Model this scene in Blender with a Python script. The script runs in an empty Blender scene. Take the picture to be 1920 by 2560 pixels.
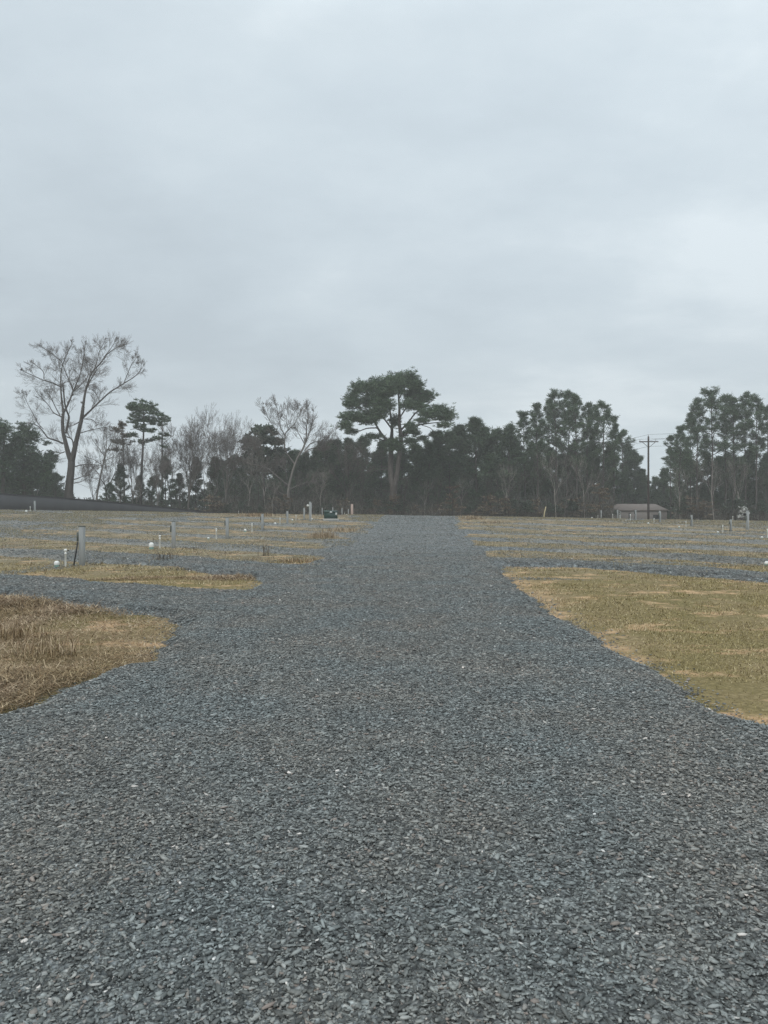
import bpy, math, random
import numpy as np
from mathutils import Vector

R = np.random.RandomState(7)
random.seed(11)
C = bpy.context.scene.collection
F, EYE = 1850.0, 1.6            # focal length in photo pixels, eye height in metres

# ------------------------------------------------------------------ helpers
def tag(o, label=None, cat=None, group=None, kind=None):
    if label: o['label'] = label
    if cat: o['category'] = cat
    if group: o['group'] = group
    if kind: o['kind'] = kind
    return o

def empty(name, loc, rz=0.0):
    o = bpy.data.objects.new(name, None); C.objects.link(o)
    o.empty_display_size = 0.2
    o.location = loc; o.rotation_euler = (0, 0, rz)
    return o

def npmesh(name, V, faces, mat=None, smooth=False):
    V = np.asarray(V, np.float32).reshape(-1, 3)
    faces = [np.asarray(f, np.int32) for f in faces if len(f)]
    me = bpy.data.meshes.new(name)
    me.vertices.add(len(V)); me.vertices.foreach_set('co', V.ravel())
    loops = np.concatenate([f.ravel() for f in faces])
    tot = np.concatenate([np.full(len(f), f.shape[1], np.int32) for f in faces])
    start = np.concatenate([[0], np.cumsum(tot)[:-1]]).astype(np.int32)
    me.loops.add(len(loops)); me.loops.foreach_set('vertex_index', loops)
    me.polygons.add(len(tot)); me.polygons.foreach_set('loop_start', start)
    if smooth: me.polygons.foreach_set('use_smooth', np.ones(len(tot), bool))
    me.update(calc_edges=True)
    if mat: me.materials.append(mat)
    return me

def link(name, me, parent=None):
    o = bpy.data.objects.new(name, me); C.objects.link(o)
    if parent: o.parent = parent
    return o

def copy_tree(o, parent=None):
    c = o.copy(); C.objects.link(c); c.parent = parent
    for ch in list(o.children): copy_tree(ch, c)
    return c

class MB:
    """collects shapes into one mesh"""
    def __init__(s): s.V = []; s.F = {}; s.n = 0
    def add(s, V, *faces):
        V = np.asarray(V, float).reshape(-1, 3); s.V.append(V)
        for f in faces:
            f = np.asarray(f, int)
            if len(f): s.F.setdefault(f.shape[1], []).append(f + s.n)
        s.n += len(V)
    def box(s, c, d, bev=0.0, rz=0.0):
        x, y, z = (v / 2 for v in d); b = min(bev, x * .9, y * .9, z * .9)
        if b <= 0:
            v = np.array([[i, j, k] for k in (-z, z) for i, j in ((-x, -y), (x, -y), (x, y), (-x, y))])
            q = [[3, 2, 1, 0], [4, 5, 6, 7], [0, 1, 5, 4], [1, 2, 6, 5], [2, 3, 7, 6], [3, 0, 4, 7]]
        else:
            rings = [(-z, b), (-z + b, 0), (z - b, 0), (z, b)]
            v = []
            for zz, i in rings:
                for sx, sy in ((-1, -1), (1, -1), (1, 1), (-1, 1)):
                    px, py = x - i, y - i
                    a = (sx * (px - (b if i == 0 else 0)), sy * py); e = (sx * px, sy * (py - (b if i == 0 else 0)))
                    if sx * sy > 0: v += [[a[0] if False else e[0], e[1], zz], [a[0], a[1], zz]] if False else [[e[0], e[1], zz], [a[0], a[1], zz]]
                    else: v += [[a[0], a[1], zz], [e[0], e[1], zz]]
            v = np.array(v); q = []
            # order corners round each ring by angle
            out = []
            for k in range(4):
                r = v[k * 8:k * 8 + 8]; out.append(r[np.argsort(np.arctan2(r[:, 1] / y, r[:, 0] / x))])
            v = np.concatenate(out)
            for k in range(3):
                for i in range(8):
                    j = (i + 1) % 8; q.append([k * 8 + i, k * 8 + j, k * 8 + 8 + j, k * 8 + 8 + i])
            caps = [[7, 6, 5, 4, 3, 2, 1, 0], [24, 25, 26, 27, 28, 29, 30, 31]]
            ca, sa = math.cos(rz), math.sin(rz)
            v = np.stack([v[:, 0] * ca - v[:, 1] * sa, v[:, 0] * sa + v[:, 1] * ca, v[:, 2]], 1) + np.array(c)
            s.add(v, q, caps); return
        ca, sa = math.cos(rz), math.sin(rz)
        v = np.stack([v[:, 0] * ca - v[:, 1] * sa, v[:, 0] * sa + v[:, 1] * ca, v[:, 2]], 1) + np.array(c)
        s.add(v, q)
    def tube(s, pts, rad, n=6):
        P = np.asarray(pts, float); m = len(P); r = np.broadcast_to(np.asarray(rad, float), (m,))
        T = np.gradient(P, axis=0); T /= np.linalg.norm(T, axis=1, keepdims=True) + 1e-9
        ref = np.where(np.abs(T[:, 1:2]) < .9, np.array([[0, 1., 0]]), np.array([[1., 0, 0]]))
        A = np.cross(T, ref); A /= np.linalg.norm(A, axis=1, keepdims=True); B = np.cross(T, A)
        a = np.arange(n) * 2 * math.pi / n
        V = P[:, None] + r[:, None, None] * (A[:, None] * np.cos(a)[None, :, None] + B[:, None] * np.sin(a)[None, :, None])
        k = np.arange(m - 1)[:, None] * n; i = np.arange(n)[None]; j = (np.arange(n) + 1)[None] % n
        Q = np.stack([k + i, k + j, k + n + j, k + n + i], -1).reshape(-1, 4)
        s.add(V, Q, [list(range((m - 1) * n, m * n))])
    def segs(s, S, n=4):
        """batch of frustums, rows p0(3) p1(3) r0 r1"""
        S = np.asarray(S, float).reshape(-1, 8)
        if not len(S): return
        p0, p1 = S[:, :3], S[:, 3:6]; T = p1 - p0; T /= np.linalg.norm(T, axis=1, keepdims=True) + 1e-9
        ref = np.where(np.abs(T[:, 1:2]) < .9, np.array([[0, 1., 0]]), np.array([[1., 0, 0]]))
        A = np.cross(T, ref); A /= np.linalg.norm(A, axis=1, keepdims=True); B = np.cross(T, A)
        a = np.arange(n) * 2 * math.pi / n
        D = A[:, None] * np.cos(a)[None, :, None] + B[:, None] * np.sin(a)[None, :, None]
        V = np.concatenate([p0[:, None] + D * S[:, 6, None, None], p1[:, None] + D * S[:, 7, None, None]], 1)
        k = np.arange(len(S))[:, None] * 2 * n; i = np.arange(n)[None]; j = (np.arange(n)[None] + 1) % n
        Q = np.stack([k + i, k + j, k + n + j, k + n + i], -1).reshape(-1, 4)
        s.add(V, Q)
    def lathe(s, prof, n=16, c=(0, 0, 0)):
        p = np.array(prof, float); a = np.arange(n) * 2 * math.pi / n; m = len(p)
        V = np.stack([p[:, 0:1] * np.cos(a), p[:, 0:1] * np.sin(a), np.repeat(p[:, 1:2], n, 1)], -1).reshape(-1, 3) + np.array(c)
        k = np.arange(m - 1)[:, None] * n; i = np.arange(n)[None]; j = (np.arange(n)[None] + 1) % n
        s.add(V, np.stack([k + i, k + j, k + n + j, k + n + i], -1).reshape(-1, 4))
    def build(s, name, mat, parent=None, smooth=False):
        me = npmesh(name, np.concatenate(s.V), [np.concatenate(f) for f in s.F.values()], mat, smooth)
        return link(name, me, parent)

def sstep(a, b, x):
    t = np.clip((np.asarray(x, float) - a) / (b - a), 0, 1); return t * t * (3 - 2 * t)

def vnoise(x, y, sc, seed=0):
    x = np.asarray(x, float) * sc + seed * 17.3; y = np.asarray(y, float) * sc + seed * 9.1
    xi, yi = np.floor(x), np.floor(y); fx, fy = x - xi, y - yi
    fx = fx * fx * (3 - 2 * fx); fy = fy * fy * (3 - 2 * fy)
    def h(a, b):
        v = np.sin(a * 127.1 + b * 311.7 + seed * 74.7) * 43758.5453; return v - np.floor(v)
    return ((h(xi, yi) * (1 - fx) + h(xi + 1, yi) * fx) * (1 - fy) + (h(xi, yi + 1) * (1 - fx) + h(xi + 1, yi + 1) * fx) * fy) * 2 - 1

# ------------------------------------------------------------------ terrain
def terrain(X, Y):
    X = np.asarray(X, float); Y = np.asarray(Y, float)
    z = sstep(38, 85, Y) * (1.15 - 0.014 * np.clip(X, -70, 60))
    s = sstep(91, 126, Y); z = z * (1 - s) - 1.0 * s
    w = sstep(8, 20, Y) * (1 - sstep(70, 86, Y))
    return z + (0.035 * vnoise(X, Y, .22, 3) + 0.02 * vnoise(X, Y, .7, 4)) * (0.25 + .75 * w) * (1 - sstep(90, 120, Y))

def at(px, py, dz=0.0):
    """where the sight line through a photo pixel first meets the land"""
    Y = np.geomspace(1.5, 95, 3000); X = (px - 960) / F * Y; Z = EYE - (py - 1280) / F * Y
    b = np.nonzero(Z <= terrain(X, Y) + dz)[0]
    k = b[0] if len(b) else len(Y) - 1
    return np.array([X[k], Y[k]])
def on(x, y): return (float(x), float(y), float(terrain(x, y)))

# grass islands between the gravel: near edge (towards us), far edge, both from one side to the other; 'w' = metres
W = lambda x, y: ('w', x, y)
patches = [
 # far side of the road: the big mown patch
 ([(1252,1418),(1281,1448),(1322,1477),(1371,1522),(1416,1547),(1470,1571),(1502,1592),(1535,1621),(1584,1641),(1633,1657),(1674,1678),(1703,1690),(1732,1711),(1765,1739),(1806,1758),(1847,1770),(1879,1782),(1920,1793),W(3.5,5.2),W(5,4.2),W(14,2.5)],
  [(1252,1416),(1404,1418),(1568,1428),(1732,1442),(1920,1459),W(10.5,14.5),W(20,6)]),
 ([(1220,1390),(1255,1394),(1332,1397),(1440,1401),(1478,1404),(1557,1408),(1660,1413),(1741,1417),(1809,1422),(1920,1433),W(20,12)],
  [(1214,1379),(1274,1377),(1371,1380),(1440,1382),(1478,1387),(1557,1392),(1660,1397),(1741,1403),(1809,1408),(1920,1413),W(24,13)]),
 ([(1201,1364),(1284,1367),(1390,1372),(1478,1374),(1557,1377),(1660,1383),(1741,1385),(1920,1398),W(28,13)],
  [(1184,1352),(1284,1355),(1400,1360),(1478,1365),(1660,1371),(1741,1375),(1920,1381),W(30,16)]),
 ([(1170,1342),(1274,1345),(1400,1350),(1478,1355),(1660,1360),(1809,1364),(1920,1371),W(34,14)],
  [(1170,1334),(1274,1338),(1400,1342),(1478,1344),(1660,1350),(1809,1356),(1920,1363),W(36,16)]),
 ([(1147,1321),(1255,1326),(1400,1335),(1557,1338),(1660,1341),(1809,1347),(1920,1351),W(40,18)],
  [(1147,1316),(1255,1320),(1400,1327),(1557,1331),(1660,1334),(1809,1339),(1920,1346),W(42,20)]),
 ([(1151,1312),(1255,1314),(1400,1322),(1557,1327),(1660,1329),(1809,1333),(1920,1338),W(46,26)],
  [(1151,1307),(1255,1309),(1440,1317),(1557,1322),(1660,1325),(1809,1330),(1920,1334),W(48,29)]),
 ([(1151,1304),(1255,1305),(1440,1311),(1557,1315),(1660,1319),(1809,1324),(1920,1328),W(56,34)],
  [(1145,1296),(1255,1298),(1440,1302),(1557,1306),(1660,1311),(1809,1318),(1920,1324),W(58,40)]),
 # screen-fence side
 ([(0,1770),(87,1735),(162,1709),(211,1692),(260,1674),(289,1660),(347,1648),(385,1625),(417,1602),(425,1585),(427,1552)][::-1] + [W(-4.2,5.0),W(-9,3.5),W(-16,3)],
  [(405,1545),(289,1530),(231,1521),(139,1512),(58,1498),(0,1492),W(-10,16.2),W(-20,23.8),W(-30,31)]),
 ([(667,1451),(648,1456),(635,1467),(600,1476),(571,1476),(513,1472),(436,1467),(320,1459),(231,1452),(154,1446),(77,1441),(0,1435),W(-20,25.3),W(-40,37.5)],
  [(629,1448),(600,1442),(551,1440),(494,1430),(436,1417),(320,1412),(212,1407),(154,1402),(77,1394),(0,1391),W(-22,33),W(-40,46)]),
 ([(802,1396),(783,1400),(762,1407),(743,1411),(677,1408),(600,1402),(532,1394),(436,1390),(320,1383),(212,1376),(154,1374),(0,1371),W(-25,40),W(-40,52)],
  [(793,1391),(716,1387),(658,1382),(600,1379),(551,1377),(494,1372),(436,1369),(320,1364),(212,1355),(135,1352),(0,1343),W(-28,47),W(-40,56)]),
 ([(831,1367),(783,1372),(716,1368),(640,1362),(551,1358),(474,1353),(320,1346),(193,1338),(58,1329)],
  [(790,1358),(716,1354),(640,1348),(551,1347),(474,1343),(320,1334),(193,1326),(58,1324)]),
 ([(876,1345),(870,1348),(781,1347),(696,1341),(600,1339),(551,1337),(436,1330),(320,1323),(212,1316),(154,1312)],
  [(831,1338),(783,1333),(696,1329),(600,1327),(551,1324),(436,1318),(320,1313),(212,1309),(154,1309)]),
 ([(889,1329),(783,1326),(696,1321),(600,1317),(551,1314),(436,1311),(320,1305),(251,1299)],
  [(889,1322),(793,1320),(696,1315),(600,1312),(551,1307),(436,1305),(320,1299),(251,1297)]),
 ([(920,1312),(851,1311),(793,1307),(716,1307),(600,1303),(480,1298)],
  [(920,1307),(851,1305),(793,1301),(716,1299),(600,1296),(480,1294)]),
 ([(880,1299),(780,1297),(677,1293),(532,1291),(440,1287)],
  [W(-5,89),W(-14,89),W(-22,89)]),
 ([(80,1292),(0,1292),W(-48,74)], [(80,1287),(0,1286),W(-50,78)]),
]
POLY = []
def conv(p, dz): return np.array(p[1:]) if p[0] == 'w' else at(p[0], p[1], dz)
for near, far in patches:
    pts = [conv(p, .08) for p in near] + [conv(p, .0) for p in far[::-1]]
    POLY.append(np.array(pts, float))
POLY.append(np.array([[-300, 88], [-30, 88], [0, 89.5], [3, 90], [9, 90], [20, 86], [34, 80], [300, 70], [300, 500], [-300, 500]], float))

def grass_sd(X, Y):
    """signed distance to the grass islands, positive inside, limited to 2 m"""
    X = np.asarray(X, float).ravel(); Y = np.asarray(Y, float).ravel(); out = np.full(len(X), -2.0)
    for P in POLY:
        m = np.nonzero((X > P[:, 0].min() - 2) & (X < P[:, 0].max() + 2) & (Y > P[:, 1].min() - 2) & (Y < P[:, 1].max() + 2))[0]
        if not len(m): continue
        x, y = X[m], Y[m]; d2 = np.full(len(m), 4.0); ins = np.zeros(len(m), bool)
        for (ax, ay), (bx, by) in zip(P, np.roll(P, -1, 0)):
            ex, ey = bx - ax, by - ay; L = ex * ex + ey * ey + 1e-12
            t = np.clip(((x - ax) * ex + (y - ay) * ey) / L, 0, 1)
            d2 = np.minimum(d2, (x - ax - t * ex) ** 2 + (y - ay - t * ey) ** 2)
            if ay != by:
                ins ^= ((ay > y) != (by > y)) & (x < ex * (y - ay) / ey + ax)
        out[m] = np.maximum(out[m], np.where(ins, 1, -1) * np.sqrt(d2))
    far = sstep(16, 36, Y)
    return out + .12 * vnoise(X, Y, 1.1, 5) + .08 * vnoise(X, Y, 3.7, 6) + .04 * vnoise(X, Y, 11, 7) + far * (.30 * vnoise(X, Y, .33, 51) + .22 * vnoise(X, Y, 1.7, 52) + .12)

def gravel_h(X, Y, sd):
    H = .11 - .05 * sstep(25, 60, Y)
    h = H * (1 - sstep(-.32, .0, sd)) - .05 * sstep(-.06, .1, sd)
    return h + (.012 * vnoise(X, Y, 1.3, 8) + .006 * vnoise(X, Y, 4.1, 9)) * (sd < -.1)

# ------------------------------------------------------------------ materials
def mat(name, rough=.8, spec=.3):
    m = bpy.data.materials.new(name); m.use_nodes = True
    nt = m.node_tree; b = nt.nodes['Principled BSDF']
    b.inputs['Roughness'].default_value = rough; b.inputs['Specular IOR Level'].default_value = spec
    return m, nt, b
def node(nt, t, **kw):
    n = nt.nodes.new(t)
    for k, v in kw.items():
        if k in n.inputs: n.inputs[k].default_value = v
        else: setattr(n, k, v)
    return n
def ramp(nt, src, stops, interp='LINEAR'):
    r = nt.nodes.new('ShaderNodeValToRGB'); e = r.color_ramp.elements; r.color_ramp.interpolation = interp
    while len(e) < len(stops): e.new(.5)
    for k, (p, c) in enumerate(stops):
        e[k].position = p; e[k].color = (*c, 1) if len(c) == 3 else c
    nt.links.new(src, r.inputs[0]); return r.outputs[0]
def objco(nt, scale=(1, 1, 1)):
    tc = nt.nodes.new('ShaderNodeTexCoord'); mp = nt.nodes.new('ShaderNodeMapping'); mp.inputs['Scale'].default_value = scale
    nt.links.new(tc.outputs['Object'], mp.inputs[0]); return mp.outputs[0]
def noise(nt, co, scale, detail=4, rough=.55):
    n = node(nt, 'ShaderNodeTexNoise', Scale=scale, Detail=detail, Roughness=rough)
    nt.links.new(co, n.inputs['Vector']); return n.outputs['Fac']
def mix(nt, fac, a, b, blend='MIX'):
    m = nt.nodes.new('ShaderNodeMix'); m.data_type = 'RGBA'; m.blend_type = blend
    for s, v in ((m.inputs[0], fac), (m.inputs[6], a), (m.inputs[7], b)):
        if hasattr(v, 'is_output'): nt.links.new(v, s)
        elif isinstance(v, (int, float)): s.default_value = v
        else: s.default_value = (*v, 1)
    return m.outputs[2]
def bump(nt, b, h, strength=.5, dist=.02):
    n = node(nt, 'ShaderNodeBump', Strength=strength, Distance=dist); nt.links.new(h, n.inputs['Height']); nt.links.new(n.outputs[0], b.inputs['Normal'])
def island(nt): return nt.nodes.new('ShaderNodeNewGeometry').outputs['Random Per Island']

def simple(name, col, var=.25, scale=8, rough=.8, spec=.3, stretch=(1, 1, 1)):
    m, nt, b = mat(name, rough, spec); co = objco(nt, stretch); n = noise(nt, co, scale, 5)
    lo = tuple(c * (1 - var) for c in col); hi = tuple(min(1, c * (1 + var)) for c in col)
    nt.links.new(ramp(nt, n, [(.3, lo), (.7, hi)]), b.inputs['Base Color']); bump(nt, b, n, .25, .01)
    return m

def by_island(name, stops, rough=.8, spec=.3, big=None, bscale=.3, two=False):
    """colour drawn per stone, blade or needle, shifted over metres by a second colour"""
    m, nt, b = mat(name, rough, spec)
    col = ramp(nt, island(nt), stops)
    if big:
        n = noise(nt, objco(nt), bscale, 4); k = ramp(nt, n, [(.38, (0, 0, 0)), (.62, (1, 1, 1))])
        col = mix(nt, k, col, mix(nt, 1.0, col, big, 'MULTIPLY'))
    nt.links.new(col, b.inputs['Base Color'])
    return m

def gravel_mat():
    m, nt, b = mat('slate_gravel', .55, .5); co = objco(nt)
    v = node(nt, 'ShaderNodeTexVoronoi', Scale=42.0); nt.links.new(co, v.inputs['Vector'])
    sep = nt.nodes.new('ShaderNodeSeparateColor'); nt.links.new(v.outputs['Color'], sep.inputs[0])
    c = ramp(nt, sep.outputs[0], [(0, (.09, .10, .10)), (.35, (.225, .242, .238)), (.7, (.31, .335, .33)), (.93, (.36, .39, .39)), (.985, (.42, .43, .42)), (1, (.6, .6, .58))])
    g = ramp(nt, v.outputs['Distance'], [(.2, (1, 1, 1)), (.75, (.35, .35, .35))])
    c = mix(nt, 1.0, c, g, 'MULTIPLY')
    c = mix(nt, ramp(nt, noise(nt, co, 9, 3), [(.35, (0, 0, 0)), (.7, (.7, .7, .7))]), c, mix(nt, 1.0, c, (.62, .64, .66), 'MULTIPLY'))
    c = mix(nt, ramp(nt, noise(nt, co, .35, 4), [(.42, (0, 0, 0)), (.68, (.8, .8, .8))]), c, mix(nt, 1.0, c, (1.12, 1.02, .93), 'MULTIPLY'))
    v2 = node(nt, 'ShaderNodeTexVoronoi', Scale=11.0); nt.links.new(co, v2.inputs['Vector'])
    s2 = nt.nodes.new('ShaderNodeSeparateColor'); nt.links.new(v2.outputs['Color'], s2.inputs[0])
    c = mix(nt, 1.0, c, ramp(nt, s2.outputs[1], [(0, (.55, .55, .55)), (.5, (.95, .95, .95)), (.9, (1.3, 1.3, 1.3)), (1, (1.7, 1.7, 1.65))]), 'MULTIPLY')
    c = mix(nt, 1.0, c, ramp(nt, noise(nt, co, 2.2, 5, .65), [(.3, (.78, .78, .78)), (.7, (1.2, 1.2, 1.2))]), 'MULTIPLY')
    fi = nt.nodes.new('ShaderNodeAttribute'); fi.attribute_name = 'fines'
    c = mix(nt, fi.outputs['Fac'], c, (.27, .24, .19))
    nt.links.new(c, b.inputs['Base Color'])
    bump(nt, b, v.outputs['Distance'], 1.0, .02)
    return m

def ground_mat():
    m, nt, b = mat('dormant_turf', .95, .1); co = objco(nt)
    base = ramp(nt, noise(nt, co, 14, 5, .65), [(.3, (.11, .082, .043)), (.5, (.235, .178, .093)), (.7, (.38, .295, .17))])
    olive = ramp(nt, noise(nt, co, 22, 4, .6), [(.3, (.10, .082, .034)), (.7, (.27, .215, .098))])
    c = mix(nt, ramp(nt, noise(nt, co, .55, 4), [(.42, (0, 0, 0)), (.6, (1, 1, 1))]), base, olive)
    sand = ramp(nt, noise(nt, co, 9, 5), [(.3, (.42, .255, .135)), (.7, (.58, .40, .245))])
    ad = nt.nodes.new('ShaderNodeAttribute'); ad.attribute_name = 'dull'
    dl = ramp(nt, noise(nt, co, .8, 5, .6), [(.3, (.13, .108, .075)), (.5, (.21, .178, .118)), (.7, (.30, .255, .18))])
    c = mix(nt, ad.outputs['Fac'], c, dl)
    at_ = nt.nodes.new('ShaderNodeAttribute'); at_.attribute_name = 'bare'
    c = mix(nt, at_.outputs['Fac'], c, sand)
    mp = objco(nt, (.85, 1.15, 1))
    c = mix(nt, ramp(nt, noise(nt, mp, 1.1, 6, .7), [(.545, (0, 0, 0)), (.62, (.9, .9, .9))]), c, sand)
    nt.links.new(c, b.inputs['Base Color']); bump(nt, b, noise(nt, co, 30, 4), .6, .03)
    return m

M = dict(
    gravel=gravel_mat(), ground=ground_mat(),
    chip=by_island('slate_chip', [(0, (.03, .033, .031)), (.3, (.090, .100, .096)), (.62, (.172, .191, .185)), (.92, (.275, .303, .294)), (.945, (.19, .170, .150)), (.965, (.22, .195, .175)), (.985, (.33, .36, .35)), (.9955, (.36, .37, .35)), (.9992, (.46, .44, .40)), (1, (.74, .73, .70))], .52, .5, (1.12, .98, .9), .8),
    turf=by_island('turf_blade', [(0, (.145, .11, .05)), (.35, (.33, .255, .125)), (.6, (.28, .23, .108)), (.85, (.49, .385, .225)), (1, (.68, .56, .39))], .85, .15, (.84, .86, .70), .5),
    straw=by_island('straw_blade', [(0, (.10, .068, .042)), (.35, (.25, .172, .105)), (.7, (.40, .29, .19)), (1, (.64, .51, .36))], .85, .15, (.76, .74, .62), .9),
    dull=by_island('dull_blade', [(0, (.14, .112, .072)), (.4, (.28, .225, .14)), (.75, (.40, .325, .205)), (1, (.55, .45, .31))], .85, .15, (.80, .84, .66), .35),
    tan=by_island('tan_blade', [(0, (.22, .16, .10)), (.5, (.38, .29, .19)), (1, (.55, .44, .31))], .85, .15),
    weed=by_island('weed_stem', [(0, (.07, .06, .05)), (.6, (.14, .118, .09)), (1, (.22, .18, .13))], .9, .1),
    needle=by_island('pine_needle', [(0, (.034, .058, .034)), (.4, (.064, .105, .058)), (.8, (.10, .15, .08)), (1, (.16, .20, .11))], .6, .3),
    needle2=by_island('dark_needle', [(0, (.03, .052, .033)), (.5, (.058, .094, .055)), (1, (.12, .16, .09))], .65, .25),
    broad=by_island('broad_leaf', [(0, (.02, .036, .022)), (.5, (.046, .074, .043)), (.9, (.085, .115, .068)), (1, (.14, .16, .10))], .45, .45),
    beech=by_island('beech_leaf', [(0, (.10, .075, .05)), (.6, (.17, .135, .095)), (1, (.26, .21, .15))], .85, .15),
    blossom=by_island('blossom', [(0, (.45, .45, .42)), (1, (.8, .8, .77))], .8, .2),
    under=by_island('brush_twig', [(0, (.045, .044, .037)), (.5, (.105, .098, .082)), (.9, (.19, .172, .148)), (1, (.30, .27, .235))], .9, .1),
    farwood=by_island('far_leaf', [(0, (.022, .034, .025)), (.6, (.045, .06, .045)), (1, (.085, .09, .07))], .9, .1),
    bark=simple('grey_bark', (.085, .075, .067), .35, 3, .9, .1, (1, 1, .25)),
    palebark=simple('pale_bark', (.17, .155, .138), .3, 3, .9, .1, (1, 1, .25)),
    pinebark=simple('pine_bark', (.092, .08, .072), .4, 4, .9, .1, (1, 1, .3)),
    sapbark=simple('sapling_bark', (.30, .27, .24), .25, 3, .9, .1, (1, 1, .25)),
    twig=simple('twig_bark', (.16, .138, .125), .25, 3, .9, .1),
    wood=simple('weathered_post', (.33, .34, .335), .12, 12, .85, .2, (1, 1, .12)),
    pinkwood=simple('raw_post', (.48, .36, .31), .12, 12, .85, .2, (1, 1, .12)),
    box=simple('grey_box_paint', (.085, .095, .08), .08, 5, .5, .4),
    black=simple('black_plastic', (.012, .012, .013), .2, 10, .5, .4),
    pvc=simple('white_plastic', (.78, .77, .73), .06, 18, .4, .5),
    sewer=simple('green_pipe', (.20, .36, .31), .1, 10, .45, .5),
    tgreen=simple('transformer_paint', (.017, .052, .041), .2, 4, .45, .4),
    concrete=simple('concrete', (.42, .41, .38), .15, 12, .9, .2),
    label=simple('white_sticker', (.75, .75, .73), .05, 8, .5, .4),
    steel=simple('galvanised', (.5, .5, .5), .1, 10, .5, .5),
    stake=simple('yellow_stake', (.50, .42, .25), .1, 10, .7, .3),
    screen=simple('screen_cloth', (.058, .060, .064), .10, 1.2, .85, .15, (1, 1, .3)),
    hem=simple('screen_hem', (.03, .03, .033), .1, 4, .8, .2),
    pole=simple('creosote_pole', (.05, .038, .032), .3, 6, .85, .2, (1, 1, .2)),
    wire=simple('wire', (.04, .04, .042), .1, 6, .6, .3),
    shingle=simple('brown_shingle', (.20, .17, .152), .2, 14, .95, .1),
    siding=simple('siding', (.27, .24, .22), .1, 4, .85, .2, (1, 1, 6)),
    trim=simple('white_trim', (.55, .55, .52), .06, 6, .7, .3),
    door=simple('dark_door', (.02, .02, .02), .2, 6, .6, .3),
)

# ------------------------------------------------------------------ land: grass ground, gravel, stones, grass
def sheet(us, Ys, hfun, keep=None):
    U, YY = np.meshgrid(us, Ys); X = U * (YY + 8); Z = hfun(X.ravel(), YY.ravel()).reshape(X.shape)
    V = np.stack([X, YY, Z], -1).reshape(-1, 3); n = len(us); m = len(Ys)
    k = np.arange(m - 1)[:, None] * n + np.arange(n - 1)[None]
    Q = np.stack([k, k + 1, k + n + 1, k + n], -1).reshape(-1, 4)
    if keep is not None: Q = Q[keep(V, Q)]
    return V, Q
inner = np.arange(-.85, .8501, .006); outer = np.geomspace(.9, 40, 24)
us = np.concatenate([-outer[::-1], inner, outer])
Ys = np.concatenate([np.geomspace(3.2, 104, 560) - 8, np.geomspace(108, 388, 40) - 8])
def gh(X, Y):
    X = np.clip(X, -375, 375); return terrain(X, Y)
V, Q = sheet(us, Ys, gh); V[:, 0] = np.clip(V[:, 0], -375, 375)
g = link('ground', npmesh('ground', V, [Q], M['ground'], True))
def bareness(X, Y, sd):
    n = vnoise(X, Y, .45, 31) + .6 * vnoise(X, Y, 1.6, 32)
    return np.clip((1 - sstep(.1, .75, sd + .25 * vnoise(X, Y, 2.6, 33))) * sstep(-.15, .5, n) * (1 - sstep(20, 34, Y)) * (X > 0) * (.55 + .45 * vnoise(X, Y, 7, 34)), 0, .9)
ba = g.data.attributes.new('bare', 'FLOAT', 'POINT'); ba.data.foreach_set('value', bareness(V[:, 0], V[:, 1], grass_sd(V[:, 0], V[:, 1])).astype(np.float32))
ba = g.data.attributes.new('dull', 'FLOAT', 'POINT'); ba.data.foreach_set('value', sstep(16, 27, V[:, 1] + 1.5 * vnoise(V[:, 0], V[:, 1], .5, 55)).astype(np.float32))
tag(g, 'brown and olive dormant grass ground rising to a low crest', 'ground', kind='structure')

sdcache = {}
def ghh(X, Y):
    sd = grass_sd(X, Y); sdcache['v'] = sd
    return terrain(X, Y) + gravel_h(X, Y, sd)
us2 = np.arange(-.85, .8501, .0045); Ys2 = np.geomspace(3.6, 99, 760) - 8
V, Q = sheet(us2, Ys2, ghh, lambda V, Q: (sdcache['v'][Q] < .12).any(1))
g = link('gravel_road', npmesh('gravel_road', V, [Q], M['gravel'], True))
pad = sstep(.3, 2.2, np.abs(V[:, 0] - .6 - .045 * V[:, 1]) - 3.4) * sstep(14, 30, V[:, 1]) * np.clip(.55 + .5 * vnoise(V[:, 0], V[:, 1], .25, 61) + .35 * vnoise(V[:, 0], V[:, 1], 1.1, 62), 0, 1)
ba = g.data.attributes.new('fines', 'FLOAT', 'POINT'); ba.data.foreach_set('value', (pad * .75).astype(np.float32))
tag(g, 'blue grey slate gravel road with angled gravel pads branching off both sides', 'road', kind='structure')

def scatter(nY, y0, y1, umax=.58, cell=.25):
    """random points on the land, about nY(Y) to the square metre"""
    out = []
    ys = np.arange(y0, y1, cell)
    for y in ys:
        w = 2 * umax * (y + cell) + (2.8 if y < 12 else 1.2)
        k = R.poisson(nY(y) * w * cell)
        out.append(np.stack([(R.rand(k) - .5) * w, y + R.rand(k) * cell], 1))
    return np.concatenate(out)

def rotmats(n, tilt):
    yaw = R.rand(n) * 2 * math.pi; ax = R.rand(n) * 2 * math.pi; t = tilt
    cx, sx, ct, st = np.cos(ax), np.sin(ax), np.cos(t), np.sin(t); C1 = 1 - ct; z = np.zeros(n)
    A = np.stack([np.stack([ct + cx * cx * C1, cx * sx * C1, sx * st], -1), np.stack([cx * sx * C1, ct + sx * sx * C1, -cx * st], -1), np.stack([-sx * st, cx * st, ct], -1)], 1)
    c, s = np.cos(yaw), np.sin(yaw)
    B = np.stack([np.stack([c, -s, z], -1), np.stack([s, c, z], -1), np.stack([z, z, z + 1], -1)], 1)
    return A @ B

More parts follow.
